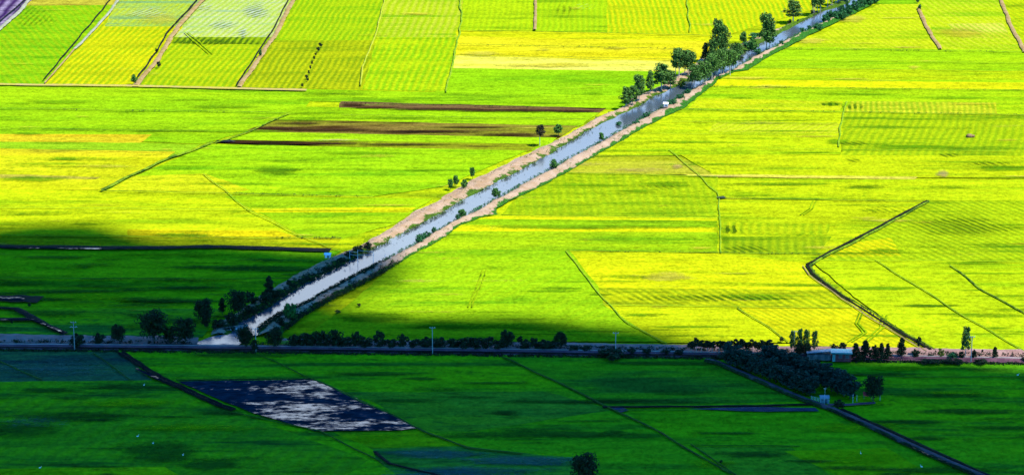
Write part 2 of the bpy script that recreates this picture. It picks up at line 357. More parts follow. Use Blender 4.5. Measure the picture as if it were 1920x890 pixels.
# --- far right
fld([(1655, 5), (1730, 5), (1764, 93), (1490, 90), (1560, 55)], (185, 225, 0), (205, 228, 0), (150, 210, 0), (225, 232, 40), 102, 3.0, 0.5)
fld([(1640, -60), (1690, -60), (1715, 0), (1722, 8), (1640, 8)], (120, 190, 20), (150, 205, 0), dk=0.7)
fld([(1690, -60), (1850, -60), (1876, 0), (1920, 98), (1766, 94)], (165, 222, 0), (205, 226, 0), (110, 200, 0), (220, 230, 50), 100, 3.4, 0.45)
fld([(1850, -60), (2000, -60), (2000, 99), (1918, 97), (1876, 0)], (195, 226, 0), (215, 230, 0), None, (150, 205, 0), 100, 3.0, 0.4)
fld([(1775, 45), (1880, 43), (1895, 72), (1800, 72)], (215, 226, 40), (235, 232, 90), (185, 220, 0), (170, 215, 0), 100, 3.0, 0.5)
fld([(1480, 88), (2000, 96), (2000, 158), (1345, 148), (1378, 135)], (160, 224, 0), (185, 228, 0), (125, 205, 0))
fld([(1390, 127), (2000, 134), (2000, 150), (1350, 150)], (190, 228, 0), (215, 232, 20), (150, 210, 0))
fld([(1345, 149), (2000, 156), (2000, 171), (1325, 162)], (228, 240, 0), (235, 242, 0), dk=0.2)
fld([(1322, 161), (2000, 170), (2000, 216), (1240, 206)], (170, 226, 0), (200, 230, 0), (125, 205, 0), dk=0.5)
fld([(1310, 184), (1580, 190), (1575, 208), (1290, 203)], (200, 230, 0), (220, 232, 10), (140, 205, 0), (225, 232, 40), 110, 3, 0.4)
fld([(1594, 190), (1868, 192), (1870, 214), (1580, 211)], (205, 226, 10), (230, 232, 50), (140, 190, 0), (130, 190, 0), 84, 2.4, 0.4)
fld([(1280, 204), (1582, 210), (1575, 290), (1110, 292), (1180, 250)], (195, 230, 0), (212, 234, 0), (140, 205, 0), dk=0.6)
fld([(1340, 230), (1576, 232), (1574, 250), (1330, 248)], (190, 228, 0), (215, 232, 30), (140, 205, 0), (225, 232, 50), 60, 3, 0.5)
fld([(1580, 210), (2000, 216), (2000, 330), (1575, 330)], (175, 215, 0), (198, 224, 0), (100, 155, 0), (130, 180, 0), 75, 3, 0.35, dk=0.9)
fld([(1110, 290), (1275, 293), (1340, 328), (1060, 325)], (185, 205, 5), (205, 205, 60), (130, 175, 0), dk=0.8)
fld([(1275, 290), (2000, 292), (2000, 334), (1345, 331)], (198, 226, 0), (212, 230, 0), (135, 190, 0), dk=0.7)
fld([(1280, 326), (1720, 331), (1715, 336), (1300, 331)], (245, 240, 60), (240, 225, 90), dk=0.4)
fld([(1045, 323), (1345, 331), (1345, 408), (940, 402), (965, 375)], (170, 212, 0), (190, 218, 0), (120, 175, 0), (135, 185, 0), 92, 3.2, 0.25, dk=0.7)
fld([(1345, 334), (2000, 338), (2000, 378), (1345, 372)], (180, 226, 0), (210, 230, 0), (135, 200, 0), dk=0.7)
fld([(1345, 372), (1740, 376), (1510, 494), (1345, 480)], (198, 228, 0), (212, 231, 0), (130, 190, 0), dk=0.7)
fld([(1355, 416), (1560, 420), (1550, 440), (1352, 438)], (190, 222, 0), (215, 226, 0), (140, 185, 0), (135, 185, 0), 84, 3, 0.4)
fld([(1355, 443), (1560, 443), (1530, 478), (1352, 474)], (165, 205, 0), (190, 215, 0), (110, 160, 0), (120, 165, 10), 86, 3, 0.4, dk=0.9)
fld([(1740, 376), (2000, 378), (2000, 490), (1520, 488)], (185, 222, 0), (200, 228, 0), (90, 150, 0), (110, 165, 0), 118, 3, 0.35, dk=0.9)
fld([(1595, 455), (1670, 445), (1690, 480), (1545, 482)], (222, 232, 0), None, None, (170, 205, 0), 120, 3, 0.6, dk=0.3)
fld([(905, 403), (1345, 408), (1345, 416), (880, 412)], (205, 235, 0), dk=0.3)
fld([(880, 410), (1345, 414), (1345, 426), (850, 422)], (150, 210, 0), (165, 216, 0), dk=0.5)
fld([(850, 421), (1345, 426), (1345, 436), (836, 434)], (212, 236, 0), dk=0.3)
fld([(836, 433), (1345, 435), (1345, 474), (1070, 470), (790, 468)], (158, 214, 0), (188, 224, 0), (112, 182, 0), dk=0.7)
fld([(780, 466), (1080, 470), (1130, 540), (1240, 640), (560, 640), (640, 580), (700, 530)], (148, 214, 0), (176, 224, 0), (100, 180, 0), (185, 225, 0), 60, 4, 0.3, dk=0.7)
fld([(1068, 470), (1345, 475), (1508, 492), (1560, 543), (1125, 540)], (214, 234, 0), (232, 238, 0), (170, 212, 0), dk=0.5)
fld([(1122, 539), (1560, 543), (1600, 575), (1130, 571)], (202, 222, 0), (216, 228, 0), (120, 150, 0), (115, 160, 0), 118, 3.0, 0.35, dk=0.7)
fld([(1130, 570), (1385, 575), (1490, 642), (1240, 642)], (205, 230, 0), (215, 232, 0), (170, 205, 10), dk=0.5)
fld([(1385, 574), (1605, 576), (1700, 636), (1735, 656), (1490, 646)], (226, 230, 0), (236, 234, 0), (190, 205, 0), (185, 205, 0), 120, 2.4, 0.45, dk=0.3)
fld([(1520, 487), (2000, 490), (2000, 660), (1745, 656), (1620, 570)], (190, 228, 0), (205, 232, 0), (140, 205, 0), dk=0.55)
# --- foreground beyond the road; some bluish shade is put into these crop colours
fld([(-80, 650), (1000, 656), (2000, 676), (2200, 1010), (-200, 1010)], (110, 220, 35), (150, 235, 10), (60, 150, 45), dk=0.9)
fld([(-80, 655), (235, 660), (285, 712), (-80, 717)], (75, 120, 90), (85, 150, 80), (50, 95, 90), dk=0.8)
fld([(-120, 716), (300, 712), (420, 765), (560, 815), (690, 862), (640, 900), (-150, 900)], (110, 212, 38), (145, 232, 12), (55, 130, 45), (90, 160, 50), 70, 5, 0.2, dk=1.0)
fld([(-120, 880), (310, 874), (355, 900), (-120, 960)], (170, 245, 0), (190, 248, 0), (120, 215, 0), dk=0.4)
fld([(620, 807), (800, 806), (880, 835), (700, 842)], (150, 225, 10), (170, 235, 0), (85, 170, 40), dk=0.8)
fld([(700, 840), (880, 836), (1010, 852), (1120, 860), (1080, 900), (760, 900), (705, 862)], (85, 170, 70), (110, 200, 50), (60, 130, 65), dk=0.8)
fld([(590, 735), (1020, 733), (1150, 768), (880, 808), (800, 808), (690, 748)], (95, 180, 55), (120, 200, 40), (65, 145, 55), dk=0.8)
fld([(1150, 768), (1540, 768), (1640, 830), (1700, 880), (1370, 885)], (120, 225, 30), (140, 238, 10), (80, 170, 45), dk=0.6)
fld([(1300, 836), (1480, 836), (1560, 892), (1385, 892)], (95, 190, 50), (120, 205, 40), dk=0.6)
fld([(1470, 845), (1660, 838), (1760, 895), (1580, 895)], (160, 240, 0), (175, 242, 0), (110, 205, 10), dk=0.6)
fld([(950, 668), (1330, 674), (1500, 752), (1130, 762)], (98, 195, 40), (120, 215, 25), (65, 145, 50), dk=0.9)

rp = random.Random(5)
dark = [(1660, 540, 90, 5), (1740, 573, 70, 4), (720, 525, 70, 16, .7), (1660, 470, 60, 5), (1880, 315, 80, 8), (1700, 275, 120, 7), (1620, 350, 60, 5), (1100, 425, 300, 6), (340, 440, 90, 5), (60, 335, 90, 6), (520, 318, 60, 12), (430, 245, 120, 4), (110, 190, 80, 5), (1050, 540, 60, 5), (700, 595, 90, 14), (860, 610, 120, 12), (1010, 612, 120, 10), (1460, 345, 120, 5), (1490, 372, 150, 4), (1250, 345, 70, 7), (1560, 195, 25, 5), (1570, 265, 30, 7), (1350, 440, 30, 30, .6)]
for _ in range(170): dark.append((rp.uniform(-20, 1940), rp.uniform(170, 640), rp.uniform(25, 160), rp.uniform(1.5, 5), rp.uniform(.4, .9)))
patches('rice_patch', dark, (105, 175, 0), (140, 198, 0))
patches('rice_patch', [(1250, 518, 60, 10), (1520, 75, 40, 8), (1600, 35, 30, 10), (1800, 60, 60, 12), (1030, 122, 120, 5), (1400, 146, 60, 3), (1600, 148, 50, 2), (900, 100, 50, 6), (300, 35, 60, 14, .7)] + [(rp.uniform(-20, 1940), rp.uniform(10, 600), rp.uniform(15, 80), rp.uniform(1.2, 4), rp.uniform(.4, .9)) for _ in range(90)], (242, 236, 40), (248, 240, 90))
patches('rice_patch', [(1800, 425, 130, 26), (1600, 268, 40, 7), (1780, 290, 30, 6), (1860, 306, 60, 7), (1340, 558, 230, 9), (1600, 300, 20, 6), (1400, 465, 60, 12), (1660, 392, 80, 10, .7), (1240, 350, 60, 10, .6)], (70, 120, 0), (100, 150, 0), 1.1, dict(ang=120, sp=2.6, amt=.4), .6)
patches('rice_patch', [(400, 78, 90, 6), (1555, 195, 30, 4), (1370, 430, 25, 12), (1600, 200, 30, 6), (1060, 22, 30, 20, .5), (60, 30, 60, 30, .5)], (80, 130, 0), (110, 150, 10), 1.1, dict(ang=86, sp=2.6, amt=.5))
patches('rice_patch', [(1768, 325, 16, 8), (1270, 312, 14, 6), (1345, 330, 60, 1.5), (630, 262, 60, 2), (1090, 307, 60, 5, .6), (1200, 318, 90, 5, .6)], (238, 205, 130), (215, 190, 90))
patches('soil_patch', [(700, 201, 60, 3), (820, 204, 130, 3), (960, 207, 160, 3), (1080, 208, 60, 2), (660, 196, 30, 4), (520, 240, 60, 4), (620, 243, 140, 4), (560, 231, 60, 3), (800, 246, 160, 4), (960, 252, 80, 4), (600, 268, 120, 3), (760, 270, 120, 3), (460, 266, 60, 3), (890, 238, 120, 2)], (58, 36, 28), (85, 58, 38), 1.15, None, .85)
patches('wet_patch', [(480, 20, 30, 22, .9), (420, 45, 40, 12, .8), (455, 60, 14, 12), (280, 25, 50, 12, .7), (380, 12, 30, 10, .7), (1100, 12, 30, 8, .3)], (190, 215, 200), (215, 230, 200), 1.0, dict(ang=62, sp=3.0, amt=0))
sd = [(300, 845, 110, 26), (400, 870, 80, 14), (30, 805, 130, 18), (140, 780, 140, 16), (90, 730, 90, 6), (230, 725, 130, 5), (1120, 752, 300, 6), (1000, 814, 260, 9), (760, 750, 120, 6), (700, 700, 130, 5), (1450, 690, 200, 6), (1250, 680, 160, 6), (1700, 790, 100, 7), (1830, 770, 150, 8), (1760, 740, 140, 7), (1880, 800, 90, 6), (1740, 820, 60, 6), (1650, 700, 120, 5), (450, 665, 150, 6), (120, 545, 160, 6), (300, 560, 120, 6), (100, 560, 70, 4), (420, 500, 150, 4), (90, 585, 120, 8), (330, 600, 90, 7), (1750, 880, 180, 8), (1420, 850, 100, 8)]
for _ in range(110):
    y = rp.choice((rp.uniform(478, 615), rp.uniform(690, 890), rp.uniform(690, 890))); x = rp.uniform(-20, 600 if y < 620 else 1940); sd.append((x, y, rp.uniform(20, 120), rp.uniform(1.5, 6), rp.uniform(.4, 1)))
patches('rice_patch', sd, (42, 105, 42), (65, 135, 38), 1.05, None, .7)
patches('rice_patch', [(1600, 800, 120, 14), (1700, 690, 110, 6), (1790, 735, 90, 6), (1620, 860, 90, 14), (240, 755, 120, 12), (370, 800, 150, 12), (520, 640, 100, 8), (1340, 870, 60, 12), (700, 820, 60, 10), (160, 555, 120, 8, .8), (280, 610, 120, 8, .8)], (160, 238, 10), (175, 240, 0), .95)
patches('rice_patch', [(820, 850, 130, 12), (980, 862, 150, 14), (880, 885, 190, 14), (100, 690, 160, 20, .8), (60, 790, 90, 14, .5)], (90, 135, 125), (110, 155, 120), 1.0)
# wheel tracks pressed into the crop
M_track = rice((150, 200, 0), dk=.9)
def wheel(px):
    for dx in (0, 7):
        ribbon('wheel_track', [(x + dx, y) for x, y in px], .55, 0.02, M_track, step=2.0, lump=.5)
# ------------------------------------------------------------------ lines: bunds, paths, ditches
def resample(pts, step):
    out = []
    for a, b in zip(pts, pts[1:]):
        n = max(1, int((b - a).length / step))
        out += [a.lerp(b, i / n) for i in range(n)]
    return out + [pts[-1]]
def ribbon(name, px, w, h, mat, z=None, lump=0.4, step=2.0, prof=((-.5, 0), (-.25, .8), (0, 1), (.25, .8), (.5, 0)), attr=False, dz=0.0):
    LEV[0] += .0005; base = (LEV[0] + 0.005 + dz) if z is None else z
    pts = resample([P(x, y, base) for x, y in px], step); n = len(pts); v = []; f = []; at = []
    sd = random.random() * 500
    for i, p in enumerate(pts):
        d = (pts[min(i + 1, n - 1)] - pts[max(i - 1, 0)]).normalized(); s = Vector((d.y, -d.x, 0))
        ww = w * (1 + lump * mnoise.noise((i * step * 0.25 + sd, 0.3, 0))); off = (lump * w * 0.35 + (.9 if name == 'field_bund' else .3)) * mnoise.noise((i * step * 0.06 + sd, 7.3, 0))
        for (a, k) in prof:
            q = p + s * (a * ww + off); hh = h * k * (1 + lump * mnoise.noise((i * step * 0.4 + sd, a * 3, 2.2)))
            v.append((q.x, q.y, base + hh)); at.append(a + .5)
    m = len(prof)
    for i in range(n - 1):
        for j in range(m - 1): f.append((i * m + j, (i + 1) * m + j, (i + 1) * m + j + 1, i * m + j + 1))
    o = mesh_obj(name, v, f, mat, smooth=True); o['kind'] = 'structure'
    bm = bmesh.new(); bm.from_mesh(o.data); bmesh.ops.recalc_face_normals(bm, faces=bm.faces[:])
    if sum(q.normal.z for q in bm.faces) < 0: bmesh.ops.reverse_faces(bm, faces=bm.faces[:])
    bm.to_mesh(o.data); bm.free()
    if attr:
        A = o.data.attributes.new('across', 'FLOAT', 'POINT'); A.data.foreach_set('value', at)
    return o
M_bund_g = soil('grassy_bund', (140, 195, 0), (188, 222, 0)); M_bund_d = soil('dark_bund', (70, 110, 5), (165, 205, 0))
M_bund_s = soil('shade_tinted_bund', (55, 105, 15), (85, 145, 25)); M_path = soil('dirt_path', (225, 190, 130), (200, 165, 90)); M_pathw = soil('pale_path', (215, 215, 190), (190, 195, 150))  # M_bund_s: shade put into the colour, for bunds under the cloud
M_mud = soil('mud', (26, 26, 18), (48, 50, 28)); M_bank = soil('bank_soil', (244, 208, 170), (222, 182, 135), (115, 165, 20), -0.06, 1.2)
M_bankr = soil('bank_soil_green', (246, 212, 176), (226, 188, 145), (80, 170, 30), 0.05, 1.2)
M_road = soil('road_concrete', (238, 222, 205), (215, 198, 180)); M_emb = soil('embankment_soil', (185, 130, 135), (150, 100, 115), (70, 105, 40), -0.02, 1.0)
for wp in ([(1524, 376), (1518, 390), (1500, 402)], [(1612, 585), (1603, 605), (1618, 622), (1590, 640)], [(1655, 590), (1652, 612), (1620, 640)], [(905, 505), (890, 545), (878, 575)], [(345, 60), (380, 90), (392, 100)]): wheel(wp)
B = lambda px, w=1.2, h=0.3, m=M_bund_g, **k: ribbon('field_bund', px, w * .58, h * .4, m, **k)
B([(-20, 203), (300, 206), (540, 212)], 0.9, 0.35, M_bund_d, lump=0.9)
B([(640, 215), (1110, 224)], 0.7, 0.3, M_bund_d, lump=0.8)
B([(-20, 276), (330, 284)], 0.6, 0.3, M_bund_d, lump=0.8); B([(-20, 240), (390, 245)], 0.6, 0.3, M_bund_d, lump=0.9)
B([(400, 267), (300, 303), (188, 357)], 2.6, 0.7, M_bund_d); B([(540, 212), (470, 245), (402, 268)], 1.6, 0.5, M_bund_d)
B([(700, 369), (430, 362), (190, 357)], 0.8, 0.35, M_bund_d, lump=0.9)
B([(-20, 388), (700, 394)], 0.8, 0.25); B([(380, 325), (470, 396), (560, 440), (640, 470)], .7, 0.2, M_bund_g)
B([(-20, 440), (640, 446)], 0.8, 0.3, M_bund_d, lump=0.7)
B([(866, 57), (1138, 62), (1340, 67)], 0.8, 0.3, M_bund_d, lump=0.8); B([(860, 83), (1300, 92)], 0.7, 0.3, M_bund_d, lump=0.8); B([(856, 103), (1300, 112)], 0.6, 0.3, M_bund_d, lump=0.8)
B([(860, -40), (866, 40), (838, 172)], 1.4, 0.3, M_bund_g); B([(1282, -40), (1294, 60)], 1.0, 0.3); B([(706, 70), (860, 70)], 0.7, 0.25)
B([(640, 192), (1130, 205)], 0.6, 0.3, M_mud, lump=0.8)
B([(1470, 91), (2000, 99)], 0.8, 0.3, M_bund_d, lump=0.9); B([(1420, 126), (1920, 134)], 0.6, 0.3, M_bund_g, lump=0.9); B([(1440, 112), (1950, 118)], 0.6, 0.3, M_bund_g, lump=0.9)
B([(1325, 162), (1620, 165), (2000, 170)], 0.8, 0.35, M_bund_d, lump=0.9); B([(1275, 205), (1580, 210), (1960, 216)], 0.9, 0.35, M_bund_d, lump=0.7)
B([(1260, 228), (1570, 232)], 0.7, 0.3, M_bund_d, lump=0.8); B([(1586, 190), (1578, 225), (1572, 275)], 1.2, 0.3, M_bund_g)
B([(1065, 323), (1345, 331)], 0.9, 0.35, M_bund_d, lump=0.8); B([(1150, 250), (1560, 252)], 0.5, 0.25, M_bund_g, lump=0.8); B([(1440, 278), (1900, 283)], 0.5, 0.25, M_bund_g, lump=0.8)
B([(1255, 280), (1345, 360), (1350, 420), (1352, 474)], .8, 0.12, M_bund_g); B([(1345, 370), (1740, 377)], 0.9, 0.3, M_bund_d)
B([(880, 403), (1345, 408)], 0.6, 0.3, M_bund_g); B([(1060, 470), (1500, 474), (1540, 476)], 0.7, 0.3, M_bund_d, lump=0.9)
B([(1062, 470), (1130, 560), (1180, 605), (1250, 645)], .8, 0.2, M_bund_g); B([(1125, 571), (1600, 576)], 0.7, 0.3, M_bund_g)
B([(1383, 576), (1430, 605), (1480, 640)], 0.8, 0.35, M_bund_d); B([(1640, 487), (1730, 540), (1830, 605), (1960, 680)], 1.0, 0.35, M_bund_g)
B([(1780, 497), (1840, 540), (1960, 610)], 1.3, 0.4, M_bund_d); B([(1520, 487), (1920, 490)], 0.6, 0.25, M_bund_g)
B([(485, 664), (540, 690), (592, 713)], 0.8, 0.4, M_bund_s); B([(942, 668), (1010, 700), (1090, 738), (1150, 768), (1240, 812), (1370, 888)], 1.6, 0.5, M_bund_s)
B([(1130, 763), (1530, 758)], 2.5, 0.6, M_mud); B([(1150, 769), (1290, 767)], 0.8, 0.3, M_bund_s); B([(1300, 834), (1500, 835)], 0.8, 0.35, M_bund_s)
B([(1296, 832), (1385, 892)], 1.1, 0.4, M_bund_s); B([(-20, 670), (80, 712)], 1.0, 0.4, M_bund_s); B([(700, 846), (730, 868), (830, 892)], 2.0, 0.5, M_mud)
B([(590, 712), (690, 755), (800, 808), (880, 838), (980, 850)], 1.6, 0.45, M_bund_s); B([(330, 712), (590, 709)], 1.2, 0.4, M_mud)
B([(420, 768), (600, 806), (720, 868)], 1.0, 0.35, M_bund_s); B([(1540, 700), (1700, 706), (1920, 706)], 1.0, 0.3, M_bund_s); B([(175, 662), (245, 712)], 0.8, 0.4, M_bund_s)
B([(-40, 521), (560, 522)], 0.7, 0.3, M_bund_s, lump=0.8)
# dirt paths between the far columns
def path(px, w, m=M_path): return ribbon('path', px, w, 0.35, m, lump=0.35)
path([(60, -10), (44, 14), (0, 54), (-20, 72)], 2.2, M_pathw); path([(236, -20), (200, 30), (140, 92)], 1.4, M_pathw); path([(140, 92), (84, 156)], 0.8)
path([(400, -20), (342, 40), (320, 70), (296, 110), (254, 160)], 2.4); path([(562, -20), (545, 10), (520, 60), (485, 110), (448, 163)], 2.2)
path([(726, -20), (706, 60), (680, 125), (676, 160)], .8, soil('straw_bund', (228, 230, 60), (200, 225, 40))); path([(1005, -30), (1004, 30), (1002, 56)], 1.4, M_path)
path([(1723, 15), (1735, 45), (1763, 92)], 1.8); path([(1870, -20), (1892, 40), (1922, 98)], 1.8)
path([(-20, 158), (250, 161), (575, 169)], 2.4, soil('straw_path', (235, 215, 90), (235, 205, 130)))
for px, wd in (([(392, -20), (318, 62), (300, 95), (262, 145)], .9), ([(556, -20), (520, 50), (448, 160)], .7), ([(62, -10), (-20, 62)], .8), ([(228, -20), (86, 150)], .7)):
    ribbon('ditch', [(x - 5, y) for x, y in px], wd, 0.25, M_mud, lump=0.6)  # no real ditches: dark strips painting the shaded left sides of the paths
# V-shaped drainage ditch on the right, with wet floor and grassy lips
Vp = [(1738, 376), (1660, 418), (1560, 470), (1512, 496), (1522, 512), (1580, 556), (1640, 595), (1700, 630), (1745, 655)]
ribbon('ditch', Vp, .95, 0.3, M_mud, prof=((-.5, .3), (-.35, 1), (-.15, .3), (.1, .2), (.3, 1), (.5, .3)))
ribbon('field_bund', [(x + 6, y + 1) for x, y in Vp[:5]], 1.0, 0.3, M_bund_d); ribbon('field_bund', [(x - 6, y + 2) for x, y in Vp[3:]], .4, 0.2, M_path)
ribbon('field_bund', [(x + 7, y - 1) for x, y in Vp[4:]], .7, 0.3, M_bund_d)
# wet ditches in the shade
M_wet = water('ditch_water', (0.02, 0.025, 0.03), (0.006, 0.008, 0.012), 0.15, thr=(0.52, 0.66))
ribbon('ditch', [(-20, 461), (200, 464), (420, 462), (620, 468)], 4, 0.08, M_mud); ribbon('ditch_water', [(-20, 463), (90, 465), (190, 466)], 1.0, 0.0, M_wet, dz=.13)
ribbon('ditch', [(-20, 558), (40, 560), (75, 562)], 7, 0.06, M_mud); ribbon('ditch_water', [(-20, 558), (45, 560)], 3, 0.0, M_wet, dz=.13)
ribbon('ditch', [(-20, 575), (30, 578), (70, 600), (125, 626)], 2.6, 0.25, M_mud); ribbon('ditch', [(-20, 598), (66, 598)], 3.0, 0.1, M_mud)
ribbon('ditch_water', [(-20, 598), (62, 598), (118, 622)], .8, 0.0, M_wet, dz=.4)
ribbon('ditch', [(228, 660), (262, 682), (315, 714), (415, 760), (440, 768)], 2.6, 0.4, M_mud, prof=((-.5, 0), (-.3, .9), (-.1, .15), (.1, .15), (.3, .9), (.5, 0)))
ribbon('ditch_water', [(255, 690), (300, 712)], 1.2, 0.0, M_wet, dz=.3)
# flooded paddy and small puddles
M_pond = water('flooded_paddy', (0.02, 0.03, 0.05), (0.004, 0.013, 0.020), 0.12, thr=(0.53, 0.73), bias=(P(380, 750).x, P(560, 750).x))  # bluish mud colour paints in the blue sky reflected between the glints
pond = sheet('flooded_paddy', [(332, 714), (560, 711), (590, 711), (690, 755), (786, 802), (740, 806), (590, 807), (470, 772)], M_pond)
M_skypud = soil('sky_tinted_puddle', (85, 100, 120), (60, 75, 100)); sheet('puddle', [(1140, 764), (1165, 762), (1180, 768), (1165, 772)], M_skypud); sheet('puddle', [(1290, 766), (1400, 762), (1530, 764), (1536, 770), (1440, 771)], M_skypud)  # blue-grey puddle colour imitates the reflected sky
sheet('puddle', [(405, 264), (430, 262), (443, 265), (420, 266)], M_wet); sheet('puddle', [(1343, 369), (1356, 367), (1364, 371), (1348, 372)], M_wet)

# ------------------------------------------------------------------ canal
def interp(pl):
    pl = sorted(pl, key=lambda q: q[1])
    def fx(y):
        if y <= pl[0][1]: return pl[0][0] + (pl[0][1] - y) * 1.9
        for (x0, y0), (x1, y1) in zip(pl, pl[1:]):
            if y <= y1: return x0 + (x1 - x0) * (y - y0) / max(1e-6, y1 - y0)
        return pl[-1][0]
    return fx
LO = interp([(375, 640), (395, 612), (440, 582), (500, 540), (545, 515), (590, 492), (620, 480), (660, 463), (700, 441), (730, 422), (757, 399), (800, 381), (840, 356), (870, 338), (900, 326), (950, 301), (1000, 279), (1040, 262), (1080, 240), (1120, 216), (1158, 205), (1180, 187), (1235, 162), (1285, 132), (1310, 110), (1350, 98), (1400, 78), (1440, 62), (1480, 46), (1520, 29), (1560, 8), (1600, -20)])
LW = interp([(430, 640), (447, 604), (462, 597), (492, 583), (531, 557), (563, 536), (591, 522), (640, 498), (690, 472), (720, 458), (783, 425), (820, 407), (850, 389), (880, 371), (905, 358), (960, 330), (1010, 303), (1060, 273), (1100, 248), (1163, 217), (1200, 199), (1229, 181), (1255, 170), (1280, 158), (1310, 142), (1345, 125), (1382, 109), (1412, 92), (1450, 70), (1478, 55), (1501, 43), (1516, 35), (1547, 20), (1582, 12), (1600, 1), (1640, -20)])
RW = interp([(470, 640), (486, 611), (522, 587), (576, 565), (601, 550), (631, 533), (680, 507), (712, 491), (737, 478), (775, 457), (837, 421), (878, 400), (925, 374), (940, 366), (976, 345), (1030, 317), (1060, 299), (1093, 282), (1136, 259), (1179, 234), (1201, 221), (1240, 200), (1253, 190), (1289, 170), (1330, 150), (1382, 125), (1412, 105), (1452, 84), (1500, 61), (1521, 50), (1543, 40), (1565, 25), (1593, 17), (1610, 5), (1660, -20)])
RO = interp([(500, 655), (545, 612), (573, 590), (625, 560), (670, 537), (715, 514), (749, 492), (769, 479), (824, 451), (861, 424), (900, 408), (936, 402), (930, 391), (960, 375), (999, 357), (1041, 335), (1066, 322), (1120, 290), (1156, 270), (1195, 246), (1249, 219), (1280, 204), (1335, 162), (1345, 150), (1378, 135), (1402, 132), (1440, 107), (1480, 87), (1521, 65), (1575, 39), (1616, 19), (1643, 5), (1690, -20)])
YS = [628 - i * 1.6 for i in range(420)]
def band(name, fa, fb, mat, hfun, m, zb, jit, ze=(.4, .8), gfun=lambda t, y: t):
    v = []; f = []; at = []
    for i, y in enumerate(YS):
        a, b = P(fa(y), y, ze[0]), P(fb(y), y, ze[1])
        for j in range(m + 1):
            t = j / m; p = a.lerp(b, t)
            e = jit * mnoise.noise((p.x * 0.12, p.y * 0.12, 3.1)) + jit * .5 * mnoise.noise((p.x * .4, p.y * .4, 1.1))
            v.append((p.x + e, p.y, zb + hfun(p, t))); at.append(gfun(t, y))
    for i in range(len(YS) - 1):
        for j in range(m): f.append((i * (m + 1) + j, i * (m + 1) + j + 1, (i + 1) * (m + 1) + j + 1, (i + 1) * (m + 1) + j))
    o = mesh_obj(name, v, f, mat, smooth=True); o['kind'] = 'structure'
    A = o.data.attributes.new('across', 'FLOAT', 'POINT'); A.data.foreach_set('value', at); return o
def hb(H, crest):
    def fn(p, t):
        k = (t / crest) if t < crest else (1 - t) / (1 - crest)
        k = k * k * (3 - 2 * k)
        q = 1 + 0.55 * mnoise.noise((p.x * .07, p.y * .07, 0)) + 0.45 * mnoise.noise((p.x * .22, p.y * .22, 5))
        return H * k * q - 0.15 + 0.6 * k * mnoise.noise((p.x * .5, p.y * .5, 9)) + .3 * k * mnoise.noise((p.x * 1.1, p.y * 1.1, 4))
    return fn
Z0 = 0.85
M_canal = water('canal_water', (0.045, 0.06, 0.07), None, 0.02)
band('canal_water', lambda y: LW(y) - 9, lambda y: RW(y) + 9, M_canal, lambda p, t: 0, 1, Z0 - 0.15, 0, (.7, .7))
band('canal_bank', lambda y: LO(y) + (LW(y) - LO(y)) * (.20 if y > 190 else .06), lambda y: LW(y) + 1, M_bank, hb(0.95, 0.42), 16, Z0 - 0.1, 1.0, gfun=lambda t, y: t + max(0, (190 - y) / 330) + max(0, min(.25, (y - 470) / 300)))
band('canal_bank', RO, lambda y: RW(y) - 1, M_bankr, hb(0.85, 0.5), 14, Z0 - 0.1, 0.9, gfun=lambda t, y: abs(t - .52) * 1.75 + max(0, (270 - y) / 420) - .12 * (95 < y < 130) + max(0, min(.15, (y - 490) / 400)))
# sluice and foaming pool at the road end of the canal
m_foam = water('foaming_water', (0.10, 0.12, 0.13), (0.05, 0.06, 0.07), 0.12, thr=(0.36, 0.5))
sheet('weir_pool', [(366, 652), (372, 640), (392, 632), (410, 628), (440, 624), (462, 628), (458, 640), (448, 646), (455, 652)], m_foam)
LEV[0] += .02
# ------------------------------------------------------------------ road embankment, far-side dike and side track
def xband(name, rows, mat, attr=True, n=260, xr=(-40, 1960), jit=0.3):
    """rows: list of (pixel row at x=0, at x=960, at x=1920, height, across)"""
    v = []; f = []; at = []
    for i in range(n + 1):
        x = xr[0] + (xr[1] - xr[0]) * i / n; s = (x - 960) / 960
        for (y0, y1, y2, h, t) in rows:
            y = y1 + (y2 - y0) / 2 * s + ((y0 + y2) / 2 - y1) * s * s
            p = P(x, y); e = jit * mnoise.noise((p.x * .15, p.y * .3, t)) + jit * .6 * mnoise.noise((p.x * .5, p.y * .5, 4))
            v.append((p.x, p.y + e * 2, max(0.05, h + e * (1 if h > .5 else 0)))); at.append(t)
    m = len(rows)
    for i in range(n):
        for j in range(m - 1): f.append((i * m + j, i * m + j + 1, (i + 1) * m + j + 1, (i + 1) * m + j))
    o = mesh_obj(name, v, f, mat, smooth=True); o['kind'] = 'structure'
    bm = bmesh.new(); bm.from_mesh(o.data); bmesh.ops.recalc_face_normals(bm, faces=bm.faces[:])
    if sum(q.normal.z for q in bm.faces) < 0: bmesh.ops.reverse_faces(bm, faces=bm.faces[:])
    bm.to_mesh(o.data); bm.free()
    A = o.data.attributes.new('across', 'FLOAT', 'POINT'); A.data.foreach_set('value', at); return o
def xroad(x):                                  # row of the foot of the road's near slope
    s = (x - 960) / 960; return 667.5 + 13 * s + 2.5 * s * s
g0, g1, g2 = 657, 667, 683
xband('road_embankment', [(g0 + 1, g1 + 1, g2 + 1, .3, .95), (g0 - 2, g1 - 2, g2 - 2, .6, .5), (g0 - 4, g1 - 4, g2 - 3, .95, .2), (g0 - 5, g1 - 5, g2 - 4.2, 1.1, 0), (g0 - 8.2, g1 - 8.2, g2 - 7.4, 1.1, .3), (g0 - 12, g1 - 12, g2 - 11, .5, .9)], M_emb, jit=.16)
xband('road', [(g0 - 5.6, g1 - 5.6, g2 - 4.8, 1.18, 0), (g0 - 6.5, g1 - 6.5, g2 - 5.6, 1.24, 0), (g0 - 7.4, g1 - 7.4, g2 - 6.6, 1.18, 0)], M_road, jit=0.03)
